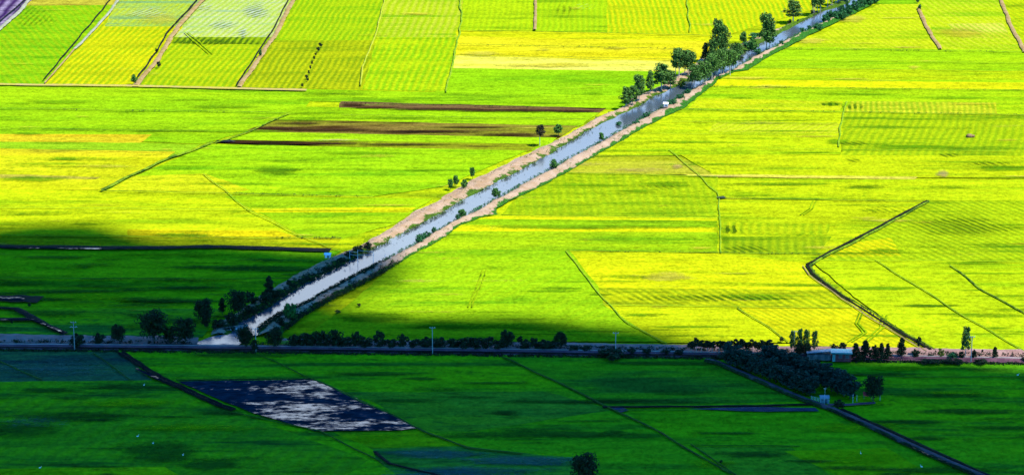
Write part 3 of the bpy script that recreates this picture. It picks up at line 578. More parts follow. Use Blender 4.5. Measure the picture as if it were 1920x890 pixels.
M_dike = soil('dike_soil', (228, 182, 165), (195, 150, 135), (90, 120, 40), -0.1, 1.0)
for xr in ((-40, 372), (512, 1960)):
    xband('road_dike', [(643, 658, 671, .2, .8), (639, 654, 668, .5, .4), (634, 649, 663, .8, 0), (630, 645, 659, .75, 0), (627, 642, 656, .2, .3)], M_dike, n=200, xr=xr, jit=.25)
sheet('road_ditch', [(-40, 642), (372, 644), (380, 652), (960, 657), (1960, 671), (1960, 676), (960, 661), (-40, 650)], M_mud)
Tk = [(1322, 676), (1345, 680), (1400, 703), (1470, 733), (1515, 752), (1560, 768), (1640, 803), (1740, 850), (1850, 898)]
ribbon('track', Tk, 2.3, .7, soil('track_soil', (140, 118, 120), (110, 95, 95), (70, 105, 50), -0.08), prof=((-.5, 0), (-.32, .95), (0, 1), (.32, .95), (.5, 0)), attr=True, lump=0.15)
ribbon('ditch', [(x + 17, y) for x, y in Tk[5:]], 2.6, 0.5, M_mud); ribbon('ditch_water', [(x + 6, y + 2) for x, y in Tk[5:]], 0.7, 0, M_wet, dz=.5)
ribbon('path', [(1552, 758), (1590, 758), (1640, 754)], 1.3, 0.3, M_emb)

# ------------------------------------------------------------------ foliage
LF_dark = leafmat('dark_leaves', (0.006, 0.011, 0.007), (0.026, 0.055, 0.016)); LF_mid = leafmat('green_leaves', (0.008, 0.028, 0.010), (0.10, 0.28, 0.04))
LF_euc = leafmat('eucalyptus_leaves', (0.006, 0.016, 0.010), (0.12, 0.27, 0.04)); LF_grey = leafmat('greyish_leaves', (0.008, 0.022, 0.016), (0.035, 0.075, 0.042))
LF_yel = leafmat('yellow_green_leaves', (0.04, 0.09, 0.01), (0.16, 0.22, 0.02)); LF_brown = leafmat('brownish_leaves', (0.012, 0.014, 0.008), (0.05, 0.045, 0.02))
LF_bush = leafmat('bush_leaves', (0.012, 0.07, 0.02), (0.04, 0.16, 0.05))
BK_pale = plain('pale_bark', (0.42, 0.38, 0.32)); BK_dark = plain('dark_bark', (0.09, 0.07, 0.05))
def leaves(mb, c, r, n, size, rnd, shell=0.55):
    for _ in range(n):
        while True:
            d = Vector((rnd.uniform(-1, 1), rnd.uniform(-1, 1), rnd.uniform(-1, 1)))
            if 0.05 < d.length < 1: break
        d = d.normalized() * (shell + (1 - shell) * rnd.random()) * (1 + 0.25 * (rnd.random() < .12))
        p = Vector((c[0] + d.x * r[0], c[1] + d.y * r[1], c[2] + d.z * r[2]))
        nrm = (d + Vector((rnd.uniform(-1, 1), rnd.uniform(-1, 1), rnd.uniform(-.6, 1.2)))).normalized()
        u = nrm.orthogonal().normalized(); a = rnd.uniform(0, 6.28); u = Matrix.Rotation(a, 3, nrm) @ u; v = nrm.cross(u)
        s = size * rnd.uniform(.6, 1.35); b = len(mb.v)
        mb.v += [tuple(p - u * s), tuple(p + v * s * .55 + nrm * s * .12), tuple(p + u * s), tuple(p - v * s * .55 + nrm * s * .12)]
        mb.f.append((b, b + 1, b + 2, b + 3))
PROTO = {}
def proto(key, name, h, w, seed, lmat, bark, clumps, trunk_r, n, size, base=0.25, shape='round', stems=1):
    """unit tree: an Empty with trunk and crown; kept as mesh data, first use links it"""
    rnd = random.Random(seed); cr = MB(); tr = MB(); cl = []
    for i in range(clumps):
        q = (i + .5) / clumps
        if shape == 'round':
            z = base + (1 - base) * (0.12 + 0.74 * q); prof = math.sin(math.pi * min(1, .18 + .70 * q)) ** .6
        elif shape == 'cone':
            z = base + (1 - base) * (0.08 + 0.84 * q); prof = (1.02 - q) ** .75
        else:                                   # tall and open
            z = base + (1 - base) * (0.08 + 0.84 * q); prof = .55 + .45 * math.sin(math.pi * min(1, q * .9 + .15))
        a = i * 2.4 + rnd.uniform(-.5, .5); rr = .36 * prof * rnd.uniform(.35, 1.0)
        if shape == 'tall': rr *= 1.25 * rnd.uniform(.6, 1.1)
        s = w * (.20 if shape != 'tall' else .20) * (.55 + .6 * prof) * rnd.uniform(.65, 1.3)
        c = (w * rr * math.cos(a), w * rr * math.sin(a), z * h)
        sz = s * (.75 if shape == 'round' else .9)
        sz = min(sz, h - c[2])if shape != 'cone' else s * .9
        cl.append((c, s)); leaves(cr, c, (s, s, max(sz, .2 * s)), n, size, rnd, .35)
    for k in range(stems):
        bx, by = (0, 0) if stems == 1 else (rnd.uniform(-.2, .2) * w, rnd.uniform(-.2, .2) * w)
        top = Vector((bx * .6 + rnd.uniform(-.03, .03) * w, by * .6, h * .86)); pts = [Vector((bx, by, -.4)), Vector((bx * .9, by * .9, h * base)), top]
        tr.tube(pts[0], pts[1], trunk_r, trunk_r * .8); tr.tube(pts[1], pts[2], trunk_r * .8, trunk_r * .2)
        for c, s in cl[k::max(1, stems * 2)]:
            zz = max(h * base * .9, c[2] - s * 1.6); tt = (zz - h * base) / max(.01, h * (.86 - base)); st = pts[1].lerp(pts[2], min(1, max(0, tt)))
            tr.tube(st, c, trunk_r * .4, trunk_r * .12, 5)
    PROTO[key] = dict(name=name, h=h, w=w, crown=(cr, lmat), trunk=(tr, bark), mesh=None)
for i in range(3):
    proto('round%d' % i, 'broadleaf_tree', 9, 9, 11 + i, LF_dark, BK_dark, 20, .22, 130, .34, .16)
    proto('euc%d' % i, 'eucalyptus_tree', 14, 6, 31 + i, LF_euc, BK_pale, 20, .20, 95, .36, .24, 'tall')
    proto('plant%d' % i, 'plantation_tree', 6.5, 4.4, 51 + i, LF_grey, BK_dark, 13, .12, 110, .28, .08)
    proto('slim%d' % i, 'slender_tree', 5, 3, 71 + i, LF_dark, BK_pale, 9, .10, 80, .24, .42)
    proto('shrub%d' % i, 'shrub', 2.4, 3, 91 + i, LF_dark, BK_dark, 8, .06, 80, .20, .05)
    proto('bush%d' % i, 'bush', 2.6, 3.6, 111 + i, LF_bush, BK_dark, 9, .06, 90, .22, .05)
    proto('bank%d' % i, 'bank_tree', 4.2, 3.8, 131 + i, LF_mid, BK_dark, 12, .12, 90, .25, .14)
    proto('cone%d' % i, 'conical_tree', 8, 5, 151 + i, LF_dark, BK_dark, 18, .16, 90, .30, .10, 'cone')
    proto('grove%d' % i, 'grove_tree', 10, 7, 171 + i, LF_euc, BK_pale, 20, .16, 105, .34, .26, 'round', 3)
proto('yel0', 'shrub', 2.6, 3, 191, LF_yel, BK_dark, 8, .06, 80, .2, .05)
proto('brown0', 'eucalyptus_tree', 8, 4.6, 192, LF_brown, BK_pale, 12, .13, 80, .28, .42)
CNT = [0]; GE = 'eucalypts on the left canal bank'; GR = 'dense grove on the right canal bank'
def tree(key, x, y, hpx, wpx, label, cat='tree', group=None, z=0.6):
    if key + '0' in PROTO and key not in PROTO: key = key + str(CNT[0] % 3 if key + '1' in PROTO else 0)
    CNT[0] += 1; p = PROTO[key]; s = pxm(y)
    if group in (GE, GR): hpx *= 1.12; wpx *= 1.35
    root = empty(p['name'], P(x, y, z), random.uniform(0, 6.28)); k = (hpx / s / .955) / p['h']; kw = (wpx / s) / p['w']
    root.scale = (kw, kw, k)
    if p['mesh'] is None:
        a = p['trunk'][0].build('trunk', p['trunk'][1], root); b = p['crown'][0].build('crown', p['crown'][1], root); p['mesh'] = (a, b)
    else:
        for q in p['mesh']:
            c = q.copy(); COL.objects.link(c); c.parent = root
    return tag(root, label, cat, group)
ORD = 'first second third fourth fifth sixth seventh eighth ninth tenth eleventh twelfth thirteenth fourteenth fifteenth sixteenth seventeenth eighteenth nineteenth twentieth'.split()

# --- along the road, left
T = tree; GL = 'dark trees along the road by the sluice'
T('shrub', 145, 650, 26, 34, 'dark shrub at the foot of the leftmost power pole', 'shrub')
T('shrub', 186, 644, 20, 27, 'low dark shrub on the dike between the leftmost pole and the round tree', 'shrub')
T('round', 221, 643, 36, 33, 'small round dark tree on the dike left of the biggest sluice tree', group=GL)
T('round', 289, 640, 60, 60, 'biggest dark tree left of the sluice pool, wide uneven crown', group=GL)
T('shrub', 318, 640, 30, 34, 'dark shrub squeezed between the two big trees left of the pool', 'shrub')
T('round', 348, 644, 50, 50, 'dense dark tree directly at the left edge of the white pool', group=GL)
T('round', 383, 603, 44, 44, 'ragged dark tree alone on the outer side of the left canal bank', group=GL)
T('shrub', 386, 612, 26, 24, 'greyish shrub right under the ragged tree on the left bank', 'shrub')
T('cone', 417, 588, 32, 20, 'narrow small dark tree left of the wide bank tree', group=GL)
T('round', 447, 592, 50, 48, 'wide dark tree on the left canal bank above the sluice', group=GL)
T('cone', 505, 552, 36, 27, 'pointed dark tree standing highest on the shaded left bank', group=GL)
for i, (x, y, h, ww, lb) in enumerate([(472, 572, 26, 32, 'dark bush leaning to the water between the wide tree and the pointed tree'), (497, 570, 24, 32, 'broad dark bush at the waterline below the pointed tree'), (516, 560, 18, 24, 'small bush overhanging the water right of the pointed tree'), (433, 606, 20, 30, 'low bush on the left bank just above the sluice'), (408, 618, 20, 34, 'low bush beside the falling water on its left'), (470, 590, 18, 26, 'low bush at the water edge below the wide bank tree')]):
    T('shrub', x, y, h, ww, lb, 'bush')
T('shrub', 542, 538, 14, 14, 'tiny round bush on the shaded left bank', 'bush'); T('bank', 544, 602, 34, 34, 'dark round tree on the right bank narrowing the water near the sluice', group=GL)
T('shrub', 526, 610, 16, 20, 'small dark shrub at the water left of the right-bank tree', 'shrub'); T('shrub', 530, 612, 10, 10, 'very small shrub on the right bank path end', 'shrub')
T('round', 460, 652, 42, 36, 'dark tree right beside the white pool and its power pole', group=GL); T('shrub', 478, 658, 24, 18, 'dark shrub wrapped round the pole by the pool', 'shrub')
T('round', 516, 651, 38, 38, 'round dark tree at the left end of the roadside hedge', group=GL)
hx = [(552, 20, 26), (570, 22, 28), (590, 23, 26), (607, 27, 26), (628, 28, 32), (648, 20, 26), (668, 26, 18), (686, 18, 28), (712, 26, 22), (736, 18, 26), (755, 22, 20), (778, 19, 26), (800, 18, 26), (824, 19, 28), (850, 18, 24), (870, 20, 26), (892, 24, 30), (915, 19, 26), (938, 18, 24), (985, 16, 26), (1003, 18, 22), (1020, 17, 24), (1034, 16, 18)]
for i, (x, h, ww) in enumerate(hx):
    lb = ('%s bush from the left in the dark roadside hedge' % ORD[i]) if i < 20 else '%s bush from the right end of the dark roadside hedge' % ORD[22 - i]
    T('shrub', x, xroad(x) - 14, h * random.uniform(.9, 1.25), ww * random.uniform(1.1, 1.5), lb, 'bush', 'bushes in the roadside hedge', z=.7)
T('round', 950, 652, 34, 34, 'round dark tree rising out of the roadside hedge', group=GL); T('slim', 975, 653, 24, 14, 'thin small tree just right of the round hedge tree', group=GL)
T('round', 1052, 654, 34, 29, 'round dark tree at the right end of the roadside hedge', group=GL)
T('slim', 716, 640, 18, 9, 'thin sapling poking above the hedge left of the second pole'); T('shrub', 1150, 670, 18, 62, 'broad low dark bush at the foot of the middle power pole', 'bush')
for x, lb in ((1076, 'left one of two low bushes on the dike right of the hedge'), (1098, 'right one of two low bushes on the dike right of the hedge')): T('shrub', x, 657, 10, 26, lb, 'bush', 'low dike bushes')
for i, x in enumerate((1185, 1212, 1248, 1272)): T('shrub', x, 661 + i, 9, 22, '%s low bush along the ditch right of the middle pole' % ORD[i], 'bush', 'ditch bushes by the pink dike')
# --- roadside row with pale trunks, plantation, farm
for i in range(15):
    x = 1294 + i * 10.6 + random.uniform(-2, 2)
    T('slim', x, 662 + i * .1, 26 + random.uniform(-3, 4), 20, '%s slender pale-trunked tree from the left in the roadside row' % ORD[i], 'tree', 'slender trees along the road', z=.8)
for i in range(13):
    q = i / 12; T('plant', 1366 + q * 152, 680 + q * 60, 39 + random.uniform(-2, 5), 46, '%s plantation tree from the road in the row beside the track' % ORD[i], 'tree', 'plantation trees beside the track')
for i in range(14):
    q = i / 13; T('plant', 1442 + q * 152, 684 + q * 62, 41 + random.uniform(-2, 6), 48, '%s plantation tree from the road in the back row' % ORD[i], 'tree', 'plantation trees in the back row')
for i, (x, y, h) in enumerate([(1505, 690, 30), (1528, 696, 30), (1550, 702, 30), (1575, 716, 34)]):
    T('plant', x, y, h - 6, 36, '%s tree from the house in the short group behind the plantation' % ORD[i], 'tree', 'trees between house and plantation')
T('round', 1637, 750, 48, 46, 'big round dark tree at the lower end of the plantation')
for i, (x, h, ww, lb) in enumerate([(1485, 46, 14, 'leftmost of the tall dark eucalypts behind the house'), (1499, 50, 18, 'tallest dark eucalypt left of the house, behind the pole'), (1511, 48, 18, 'tall dark eucalypt just right of the tallest one by the house'), (1527, 46, 15, 'rightmost of the tall eucalypts left of the house roof')]):
    T('euc', x, 664, h, ww, lb, 'tree', 'tall eucalypts by the house')
for x, h, ww, lb in ((1498, 28, 22, 'low dense tree at the foot of the eucalypts, left'), (1513, 26, 22, 'low dense tree at the foot of the eucalypts, right')): T('round', x, 668, h, ww, lb)
T('shrub', 1465, 640, 10, 10, 'lone small bush in the yellow field above the slender row', 'bush')
for x, h, ww, lb in ((1563, 14, 18, 'bush showing above the house roof on the left'), (1580, 18, 18, 'bush showing above the house roof on the right')): T('shrub', x, 658, h, ww, lb, 'bush')
for x, h, ww, lb in ((1604, 34, 28, 'dark tree touching the right side of the house'), (1622, 40, 32, 'peaked dark tree second from the house'), (1640, 30, 22, 'lower dark tree third right of the house'), (1652, 34, 22, 'dark tree fourth right of the house'), (1664, 34, 20, 'dark tree fifth right of the house at a gap')): T('cone' if h > 33 else 'round', x, 676, h, ww, lb, 'tree', 'dark trees right of the house')
T('cone', 1690, 670, 40, 24, 'dark pointed tree alone left of the thin tree on the pale dike'); T('slim', 1722, 664, 34, 13, 'thin tree leaning above the pale dike'); T('shrub', 1717, 670, 16, 18, 'dark bush under the thin tree on the pale dike', 'bush')
T('yel', 1764, 669, 16, 16, 'sunlit yellow-green bush on the pale dike', 'bush'); T('shrub', 1745, 669, 6, 16, 'flat dry bush on the pale dike', 'bush'); T('bush', 1786, 671, 11, 26, 'green low bush right of the sunlit yellow-green one', 'bush')
T('euc', 1810, 671, 62, 23, 'tall lone eucalypt by the rightmost power pole, crown lit on one side'); T('shrub', 1826, 672, 18, 13, 'small bush at the foot of the rightmost pole', 'bush'); T('shrub', 1802, 672, 14, 14, 'dark bush at the foot of the tall lone eucalypt', 'bush')
T('cone', 1865, 672, 24, 16, 'small pointed tree on the dike near the right edge'); T('shrub', 1921, 676, 9, 16, 'dark bush cut by the right picture edge', 'bush'); T('shrub', 1842, 660, 6, 5, 'tiny shrub on the pale dike slope near the right edge', 'shrub')
for i, x in enumerate((1735, 1752, 1778, 1795, 1838)): T('shrub', x, 681, 8, 30, '%s low bush along the foot of the road slope right of the farm' % ORD[i], 'bush', 'low bushes on the road slope')
# --- canal banks, middle
T('bush', 788, 455, 17, 20, 'larger green bush on the right bank waterline, lowest of the sunlit ones', 'bush'); T('bush', 800, 446, 12, 18, 'flat green bush just above the lowest sunlit one', 'bush'); T('bush', 814, 438, 13, 10, 'small spiky bush on the right bank waterline', 'bush')
T('bush', 858, 413, 12, 10, 'little bush at the foot of the crooked bank tree', 'bush'); T('bank', 866, 409, 18, 17, 'crooked small green tree on the right bank waterline'); T('bank', 930, 373, 21, 19, 'bright green round tree on the right bank beside the bare spit')
T('bank', 1038, 317, 18, 19, 'round green tree on the right bank in mid canal'); T('bank', 1128, 264, 16, 14, 'small green tree on the right bank opposite the paired field trees')
T('bank', 845, 354, 20, 14, 'left half of the leaning tree pair on the left bank'); T('bank', 855, 349, 21, 14, 'right half of the leaning tree pair on the left bank'); T('bank', 871, 355, 19, 14, 'small tree with black shade right of the leaning pair'); T('bank', 886, 334, 22, 14, 'slim dark tree alone uphill of the leaning pair')
T('brown0', 1012, 272, 39, 24, 'brownish round-headed tree on a tall bare white trunk'); T('bank', 1047, 253, 20, 18, 'green tree beside the brownish one on the left bank')
T('shrub', 690, 468, 15, 20, 'round dark bush on the left bank where the sunlight ends', 'bush'); T('shrub', 672, 474, 14, 26, 'dark bush left of the round one at the shadow edge', 'bush'); T('shrub', 655, 482, 12, 24, 'dark bush beside the fishing frame on the left bank', 'bush'); T('shrub', 640, 492, 9, 24, 'low dark bush at the shaded waterline left of the fishing frame', 'bush')
T('shrub', 612, 508, 8, 22, 'low dark bush at the shaded waterline below the stilt hut', 'bush'); T('shrub', 580, 525, 8, 24, 'low dark bush on the shaded left waterline above the pointed tree', 'bush')
for x, y, h, ww, lb in ((1120, 224, 5, 12, 'tiny bush behind the sandy mound on the left bank'), (1160, 235, 7, 14, 'weedy bush on the right bank below the white hut'), (1212, 220, 9, 18, 'dark bush on the green right bank downstream of the white hut'), (1195, 234, 7, 18, 'low green bush on the weedy right bank'), (1262, 196, 9, 18, 'green bush just upstream of the white hut'), (1276, 186, 10, 18, 'green bush second upstream of the white hut'), (1290, 177, 10, 16, 'green bush third upstream of the white hut')): T('bush', x, y, h, ww, lb, 'bush')
# --- eucalyptus groves, far canal
for x, y, h, ww, lb in ((1174, 204, 37, 20, 'lowest eucalypt of the left bank grove, at its near end'), (1186, 200, 36, 18, 'second eucalypt of the left bank grove'), (1198, 193, 47, 21, 'tall slim eucalypt third in the left bank grove'), (1219, 180, 42, 15, 'slim eucalypt at the gap of the left bank grove'), (1240, 172, 48, 30, 'broad-headed eucalypt in the middle of the left bank grove'), (1257, 168, 32, 20, 'low dark eucalypt right of the broad-headed one')): T('euc', x, y, h, ww, lb, 'tree', GE)
T('grove', 1272, 144, 48, 28, 'large left crown of the pair standing in the yellow field edge', group=GE); T('grove', 1290, 142, 44, 26, 'large right crown of the pair standing in the yellow field edge', group=GE); T('yel', 1278, 163, 15, 18, 'olive bush at the water below the crown pair', 'bush'); T('slim', 1298, 128, 30, 10, 'thin wispy tree right of the crown pair')
for k, x, y, h, ww, lb in (('grove', 1303, 167, 42, 24, 'nearest tree of the dense right bank grove'), ('grove', 1319, 162, 44, 26, 'second tree of the dense right bank grove'), ('grove', 1334, 152, 46, 26, 'third tree of the dense right bank grove, olive top'), ('grove', 1347, 146, 48, 24, 'fourth tree of the dense right bank grove'), ('grove', 1360, 140, 44, 26, 'fifth tree of the dense right bank grove'), ('grove', 1371, 134, 36, 22, 'last low tree of the dense right bank grove'),
    ('euc', 1345, 116, 72, 22, 'tallest eucalypt, towering behind the dense grove'), ('euc', 1357, 116, 62, 18, 'second tallest eucalypt close right of the tallest'), ('cone', 1322, 116, 32, 18, 'dark compact tree left of the tallest eucalypt'), ('grove', 1336, 118, 42, 18, 'dark tree between compact tree and tallest eucalypt'), ('grove', 1378, 122, 38, 24, 'dark leaning tree over the water right of the grove'), ('bank', 1410, 98, 22, 18, 'dark small tree on the island in the far canal'), ('bank', 1393, 82, 20, 16, 'green tree on the left bank beyond the tallest eucalypt'),
    ('euc', 1437, 94, 62, 26, 'lone tall eucalypt on the right bank, far canal'), ('euc', 1443, 95, 50, 20, 'lower companion right against the lone tall eucalypt')): T(k, x, y, h, ww, lb, 'tree', GR)
T('bush', 1420, 102, 11, 18, 'bush at the foot of the lone tall eucalypt', 'bush'); T('bush', 1464, 84, 8, 9, 'small bush right of the lone tall eucalypt', 'bush'); T('bush', 1468, 86, 5, 7, 'tiny bush beside the small one at the far water edge', 'bush')
T('bush', 1385, 102, 9, 22, 'bushy island left part in the far canal', 'bush'); T('bush', 1400, 88, 9, 28, 'green bush on the far left bank behind the island tree', 'bush'); T('bush', 1418, 70, 8, 30, 'flat green bush along the far left bank', 'bush'); T('shrub', 1388, 112, 6, 18, 'dark waterside bush below the leaning tree', 'bush')
T('euc', 1487, 42, 36, 27, 'airy eucalypt on the far left bank beside pink soil', group=GE); T('shrub', 1481, 46, 10, 9, 'dark bush at the foot of the airy eucalypt', 'bush')
for x, y, h, ww, lb in ((1527, 28, 48, 18, 'left trunk group tree cut by the top edge'), (1537, 26, 46, 18, 'right trunk group tree cut by the top edge'), (1556, 14, 40, 20, 'dark tree behind the top edge pair, left'), (1572, 9, 40, 22, 'dark tree behind the top edge pair, right'), (1586, 4, 36, 22, 'farthest dark tree on the left bank at the top edge')): T('grove', x, y, h, ww, lb, 'tree', GE)
T('shrub', 1524, 28, 9, 12, 'dark bush under the top edge pair', 'bush'); T('bush', 1534, 55, 10, 22, 'oval dark green bush alone on the right bank, far canal', 'bush'); T('bush', 1504, 60, 8, 12, 'grey-green reed bush at the far water edge', 'bush'); T('bush', 1517, 55, 7, 10, 'small reed bush left of the oval bush', 'bush')
for i, (x, y, h, ww) in enumerate([(1548, 42, 14, 18), (1556, 36, 16, 18), (1566, 36, 15, 20), (1580, 36, 16, 22), (1578, 24, 14, 16), (1592, 28, 18, 22), (1604, 20, 18, 22), (1616, 14, 17, 22), (1628, 9, 15, 22), (1640, 4, 13, 22), (1588, 22, 20, 8)]):
    T('bush', x, y, h, ww, '%s bush of the far right-bank thicket, counted from its near end' % ORD[i], 'bush', 'far thicket on the right bank')
T('bush', 1720, 5, 9, 8, 'bush at the head of the far right dirt path', 'bush'); T('bush', 1724, 18, 10, 7, 'small bush on the far right dirt path', 'bush'); T('bush', 1712, -2, 8, 10, 'bush at the top edge beside the far right path', 'bush')
# --- far left
T('bank', 251, 157, 17, 14, 'dark little tree at the foot of the far left dirt path'); T('bank', 488, 106, 14, 9, 'dark little tree halfway up the second far dirt path'); T('shrub', 298, 126, 11, 10, 'dark shrub beside the far left dirt path', 'shrub'); T('shrub', 294, 98, 7, 9, 'thin shrub on the left side of the far left path', 'shrub')
for i, (x, y, h, ww) in enumerate([(601, 88, 8, 9), (597, 96, 8, 9), (592, 104, 5, 6), (589, 112, 7, 5), (585, 121, 7, 5), (582, 130, 7, 5), (579, 139, 7, 5), (575, 147, 7, 8), (577, 152, 6, 7), (567, 163, 7, 6)]):
    T('shrub', x, y, h, ww, '%s shrub from the top of the dark ditch line in the olive field' % ORD[i], 'shrub', 'shrubs in the dark ditch line')
# --- foreground
T('round', 1097, 905, 58, 62, 'big dark tree cut by the bottom edge of the picture')
for x, y, h, ww, lb in ((673, 574, 6, 9, 'small dark shrub alone in the shaded field right of the canal'), (633, 586, 5, 14, 'flat dark shrub left of the small one in the shaded field'), (55, 574, 6, 9, 'small dark shrub at the left edge by the ditch'), (22, 606, 5, 7, 'tiny dark shrub near the left edge below the white water'), (1352, 867, 6, 8, 'tiny dark shrub on the bund in the bottom right field'), (1572, 764, 16, 26, 'grey-green shrub below the little hut by the track')): T('shrub', x, y, h, ww, lb, 'shrub')

# --- loose vegetation nobody could count
def tufts(name, spots, size, n, mat, spread=0.6, hh=0.5):
    rnd = random.Random(len(spots)); mb = MB()
    for p in spots: leaves(mb, (p.x, p.y, p.z + hh * .5), (spread, spread, hh), n, size, rnd, .1)
    o = mb.build(name, mat); o['kind'] = 'stuff'; return o
sp = []
for i in range(900):
    y = random.uniform(-5, 620); x = RW(y) + random.uniform(-1, 5) * (1 if y > 250 else 1.8); sp.append(P(x, y, Z0))
tufts('bank_grass', sp, .22, 10, LF_bush, .8, .5)
sp = []
for i in range(900):
    y = random.uniform(20, 620); x = LW(y) - random.uniform(-2, 5)
    if mnoise.noise((x * .02, y * .02, 3)) > -0.15 or y > 480: sp.append(P(x, y, Z0))
tufts('bank_grass', sp, .22, 9, leafmat('bank_grass_leaves', (0.03, 0.06, 0.01), (0.10, 0.15, 0.02)), .8, .5)
sp = []
for i in range(260):
    y = random.uniform(60, 600); x = LO(y) + random.uniform(0, 1) * (LW(y) - LO(y)) ; sp.append(P(x, y, Z0 + 1.0))
for i in range(260):
    y = random.uniform(60, 600); x = RO(y) - random.uniform(-.1, .6) * (RO(y) - RW(y)); sp.append(P(x, y, Z0 + .5))
s2 = []
for i in range(750):
    y = random.uniform(470, 618); q = random.betavariate(1.1, 2.6)
    if y < 500 and random.random() > (y - 465) / 40: continue
    s2.append(P(LW(y) - 1 - q * (LW(y) - LO(y)) * .7, y, Z0 + .3))
for i in range(1000):
    y = random.uniform(490, 618); q = random.choice((random.betavariate(1, 5), 1 - random.betavariate(1, 6)))
    s2.append(P(RW(y) + q * (RO(y) - RW(y)), y, Z0 + .2))
tufts('bank_scrub', s2, .24, 10, LF_dark, .8, .55)
tufts('bank_weeds', sp, .2, 6, LF_yel, .5, .35)
sp = []
for i in range(1500):
    x = random.uniform(-20, 1940); sp.append(P(x, xroad(x) + random.uniform(-1.5, 1.5), .3))
tufts('roadside_grass', sp, .3, 8, LF_dark, .9, .5)
sp = []
for i in range(700):
    x = random.uniform(-20, 1940)
    if 366 < x < 462: continue
    sp.append(P(x, xroad(x) - 17 + random.uniform(-2, 2), .4))
tufts('ditch_grass', sp, .28, 8, LF_dark, .8, .6)
sp = []
for a, b in zip(Vp, Vp[1:]):
    for i in range(40):
        q = random.random(); sp.append(P(a[0] + (b[0] - a[0]) * q + random.uniform(-2, 9), a[1] + (b[1] - a[1]) * q, LEV[0] * 0 + .6))
tufts('ditch_weeds', sp, .2, 6, LF_dark, .5, .4)
sp = []
for a, b in zip(Tk[5:], Tk[6:]):
    for i in range(60):
        q = random.random(); sp.append(P(a[0] + (b[0] - a[0]) * q + random.choice((random.uniform(7, 20), random.uniform(7, 20), random.uniform(-10, -5))), a[1] + (b[1] - a[1]) * q, .8))
tufts('track_grass', sp, .24, 8, LF_dark, .8, .5)
sp = []
for l in ([(0, 204), (540, 212)], [(1325, 162), (1920, 169)], [(1470, 92), (1920, 98)], [(1275, 205), (1920, 215)], [(1090, 471), (1540, 476)], [(430, 362), (700, 369)], [(520, 445), (640, 446)], [(640, 193), (1120, 204)], [(870, 84), (1290, 92)]):
    for i in range(60):
        q = random.random()
        if mnoise.noise((q * 9, l[0][1], 0)) < -.1: continue
        sp.append(P(l[0][0] + (l[1][0] - l[0][0]) * q, l[0][1] + (l[1][1] - l[0][1]) * q + random.uniform(-.5, .5), .5))
tufts('bund_weeds', sp, .2, 6, LF_dark, .7, .35)

# ------------------------------------------------------------------ built things
M_conc = plain('concrete', (0.32, 0.32, 0.30)); M_white = plain('white_sheet', (0.85, 0.85, 0.82), .5, .4, .1); M_wood = plain('grey_wood', (0.20, 0.17, 0.13))
M_metal = plain('pale_metal', (0.6, 0.62, 0.62), .45, .5); M_dkm = plain('dark_metal', (0.10, 0.11, 0.12), .5, .5)
def pole(x, y, hpx, arm, label):
    h = hpx / pxm(y) / .955; r = empty('power_pole', P(x, y, .5)); 
    MB().tube((0, 0, -.5), (0, 0, h), .15, .10, 8).build('shaft', M_conc, r)
    for k in range(arm):
        zc = h - .35 - k * 1.5
        a = MB().box((0, 0, zc), (1.7 if k == 0 else 2.4, .12, .14)).build('crossarm', M_conc, r)
        for s in (-1, 0.02, 1): MB().tube((s * .75, 0, zc + .07), (s * .75, 0, zc + .33), .07, .05, 6).build('insulator', M_white, a)
    return tag(r, label, 'power pole', 'power poles along the road')
pole(140, 655, 53, 2, 'leftmost concrete power pole, with a crossarm, by the road'); pole(480, 659, 45, 1, 'concrete power pole beside the white sluice pool')
pole(811, 663, 51, 1, 'concrete power pole in front of the roadside hedge'); pole(1154, 671, 49, 1, 'concrete power pole behind the broad low bush'); pole(1488.5, 665, 46, 1, 'concrete power pole in front of the tall eucalypts'); pole(1820.5, 679, 50, 1, 'rightmost concrete power pole beside the tall lone eucalypt')
def post(x, y, hpx, label, grp='white fence posts by the little hut', r=.07):
    h = hpx / pxm(y) / .955
    o = MB().tube((0, 0, -.2), (0, 0, h), r, r * .85, 6).box((0, 0, h + .03), (r * 2.4, r * 2.4, .06)).build('fence_post', M_metal); o.location = P(x, y, .7); return tag(o, label, 'post', grp)
for i in range(6): post(1521 + i * 2.8, 751 + i * .8, 9, '%s white post from the left in the short fence by the hut' % ORD[i])
post(1599, 754, 15, 'taller pale post below the plantation end'); post(1606.5, 751, 10, 'shorter pale post left of the red cloth'); post(1650, 749, 7, 'pale post at the right foot of the big round tree')
o = MB().tube((0, 0, 0), (0, 0, 5.2), .05, .035, 6).box((0, 0, 4.9), (.9, .04, .04)).box((0, 0, 4.6), (.6, .04, .04)).build('antenna_mast', M_metal); o.location = P(1546, 757, .5); tag(o, 'thin antenna mast standing behind the little corrugated hut', 'mast')
# little corrugated hut by the track
def gable(mb, c, d, rise, ov=.25, th=.06, ribs=0):
    x0, x1 = c[0] - d[0] / 2 - ov, c[0] + d[0] / 2 + ov; y0, y1 = c[1] - d[1] / 2 - ov, c[1] + d[1] / 2 + ov; z = c[2]
    for s in (0, 1):
        ya, yb = (y0, c[1]) if s == 0 else (y1, c[1])
        pts = [(x0, ya, z), (x1, ya, z), (x1, yb, z + rise), (x0, yb, z + rise)]
        pts += [(a, b, e + th) for a, b, e in pts]
        mb.poly(pts, [(0, 3, 2, 1), (4, 5, 6, 7), (0, 1, 5, 4), (1, 2, 6, 5), (2, 3, 7, 6), (3, 0, 4, 7)] if s == 0 else [(0, 1, 2, 3), (7, 6, 5, 4), (4, 5, 1, 0), (5, 6, 2, 1), (6, 7, 3, 2), (7, 4, 0, 3)])
        for k in range(ribs):
            xx = x0 + (k + .5) * (x1 - x0) / ribs
            mb.tube((xx, ya, z + th), (xx, yb, z + rise + th), .05, .05, 5)
    return mb
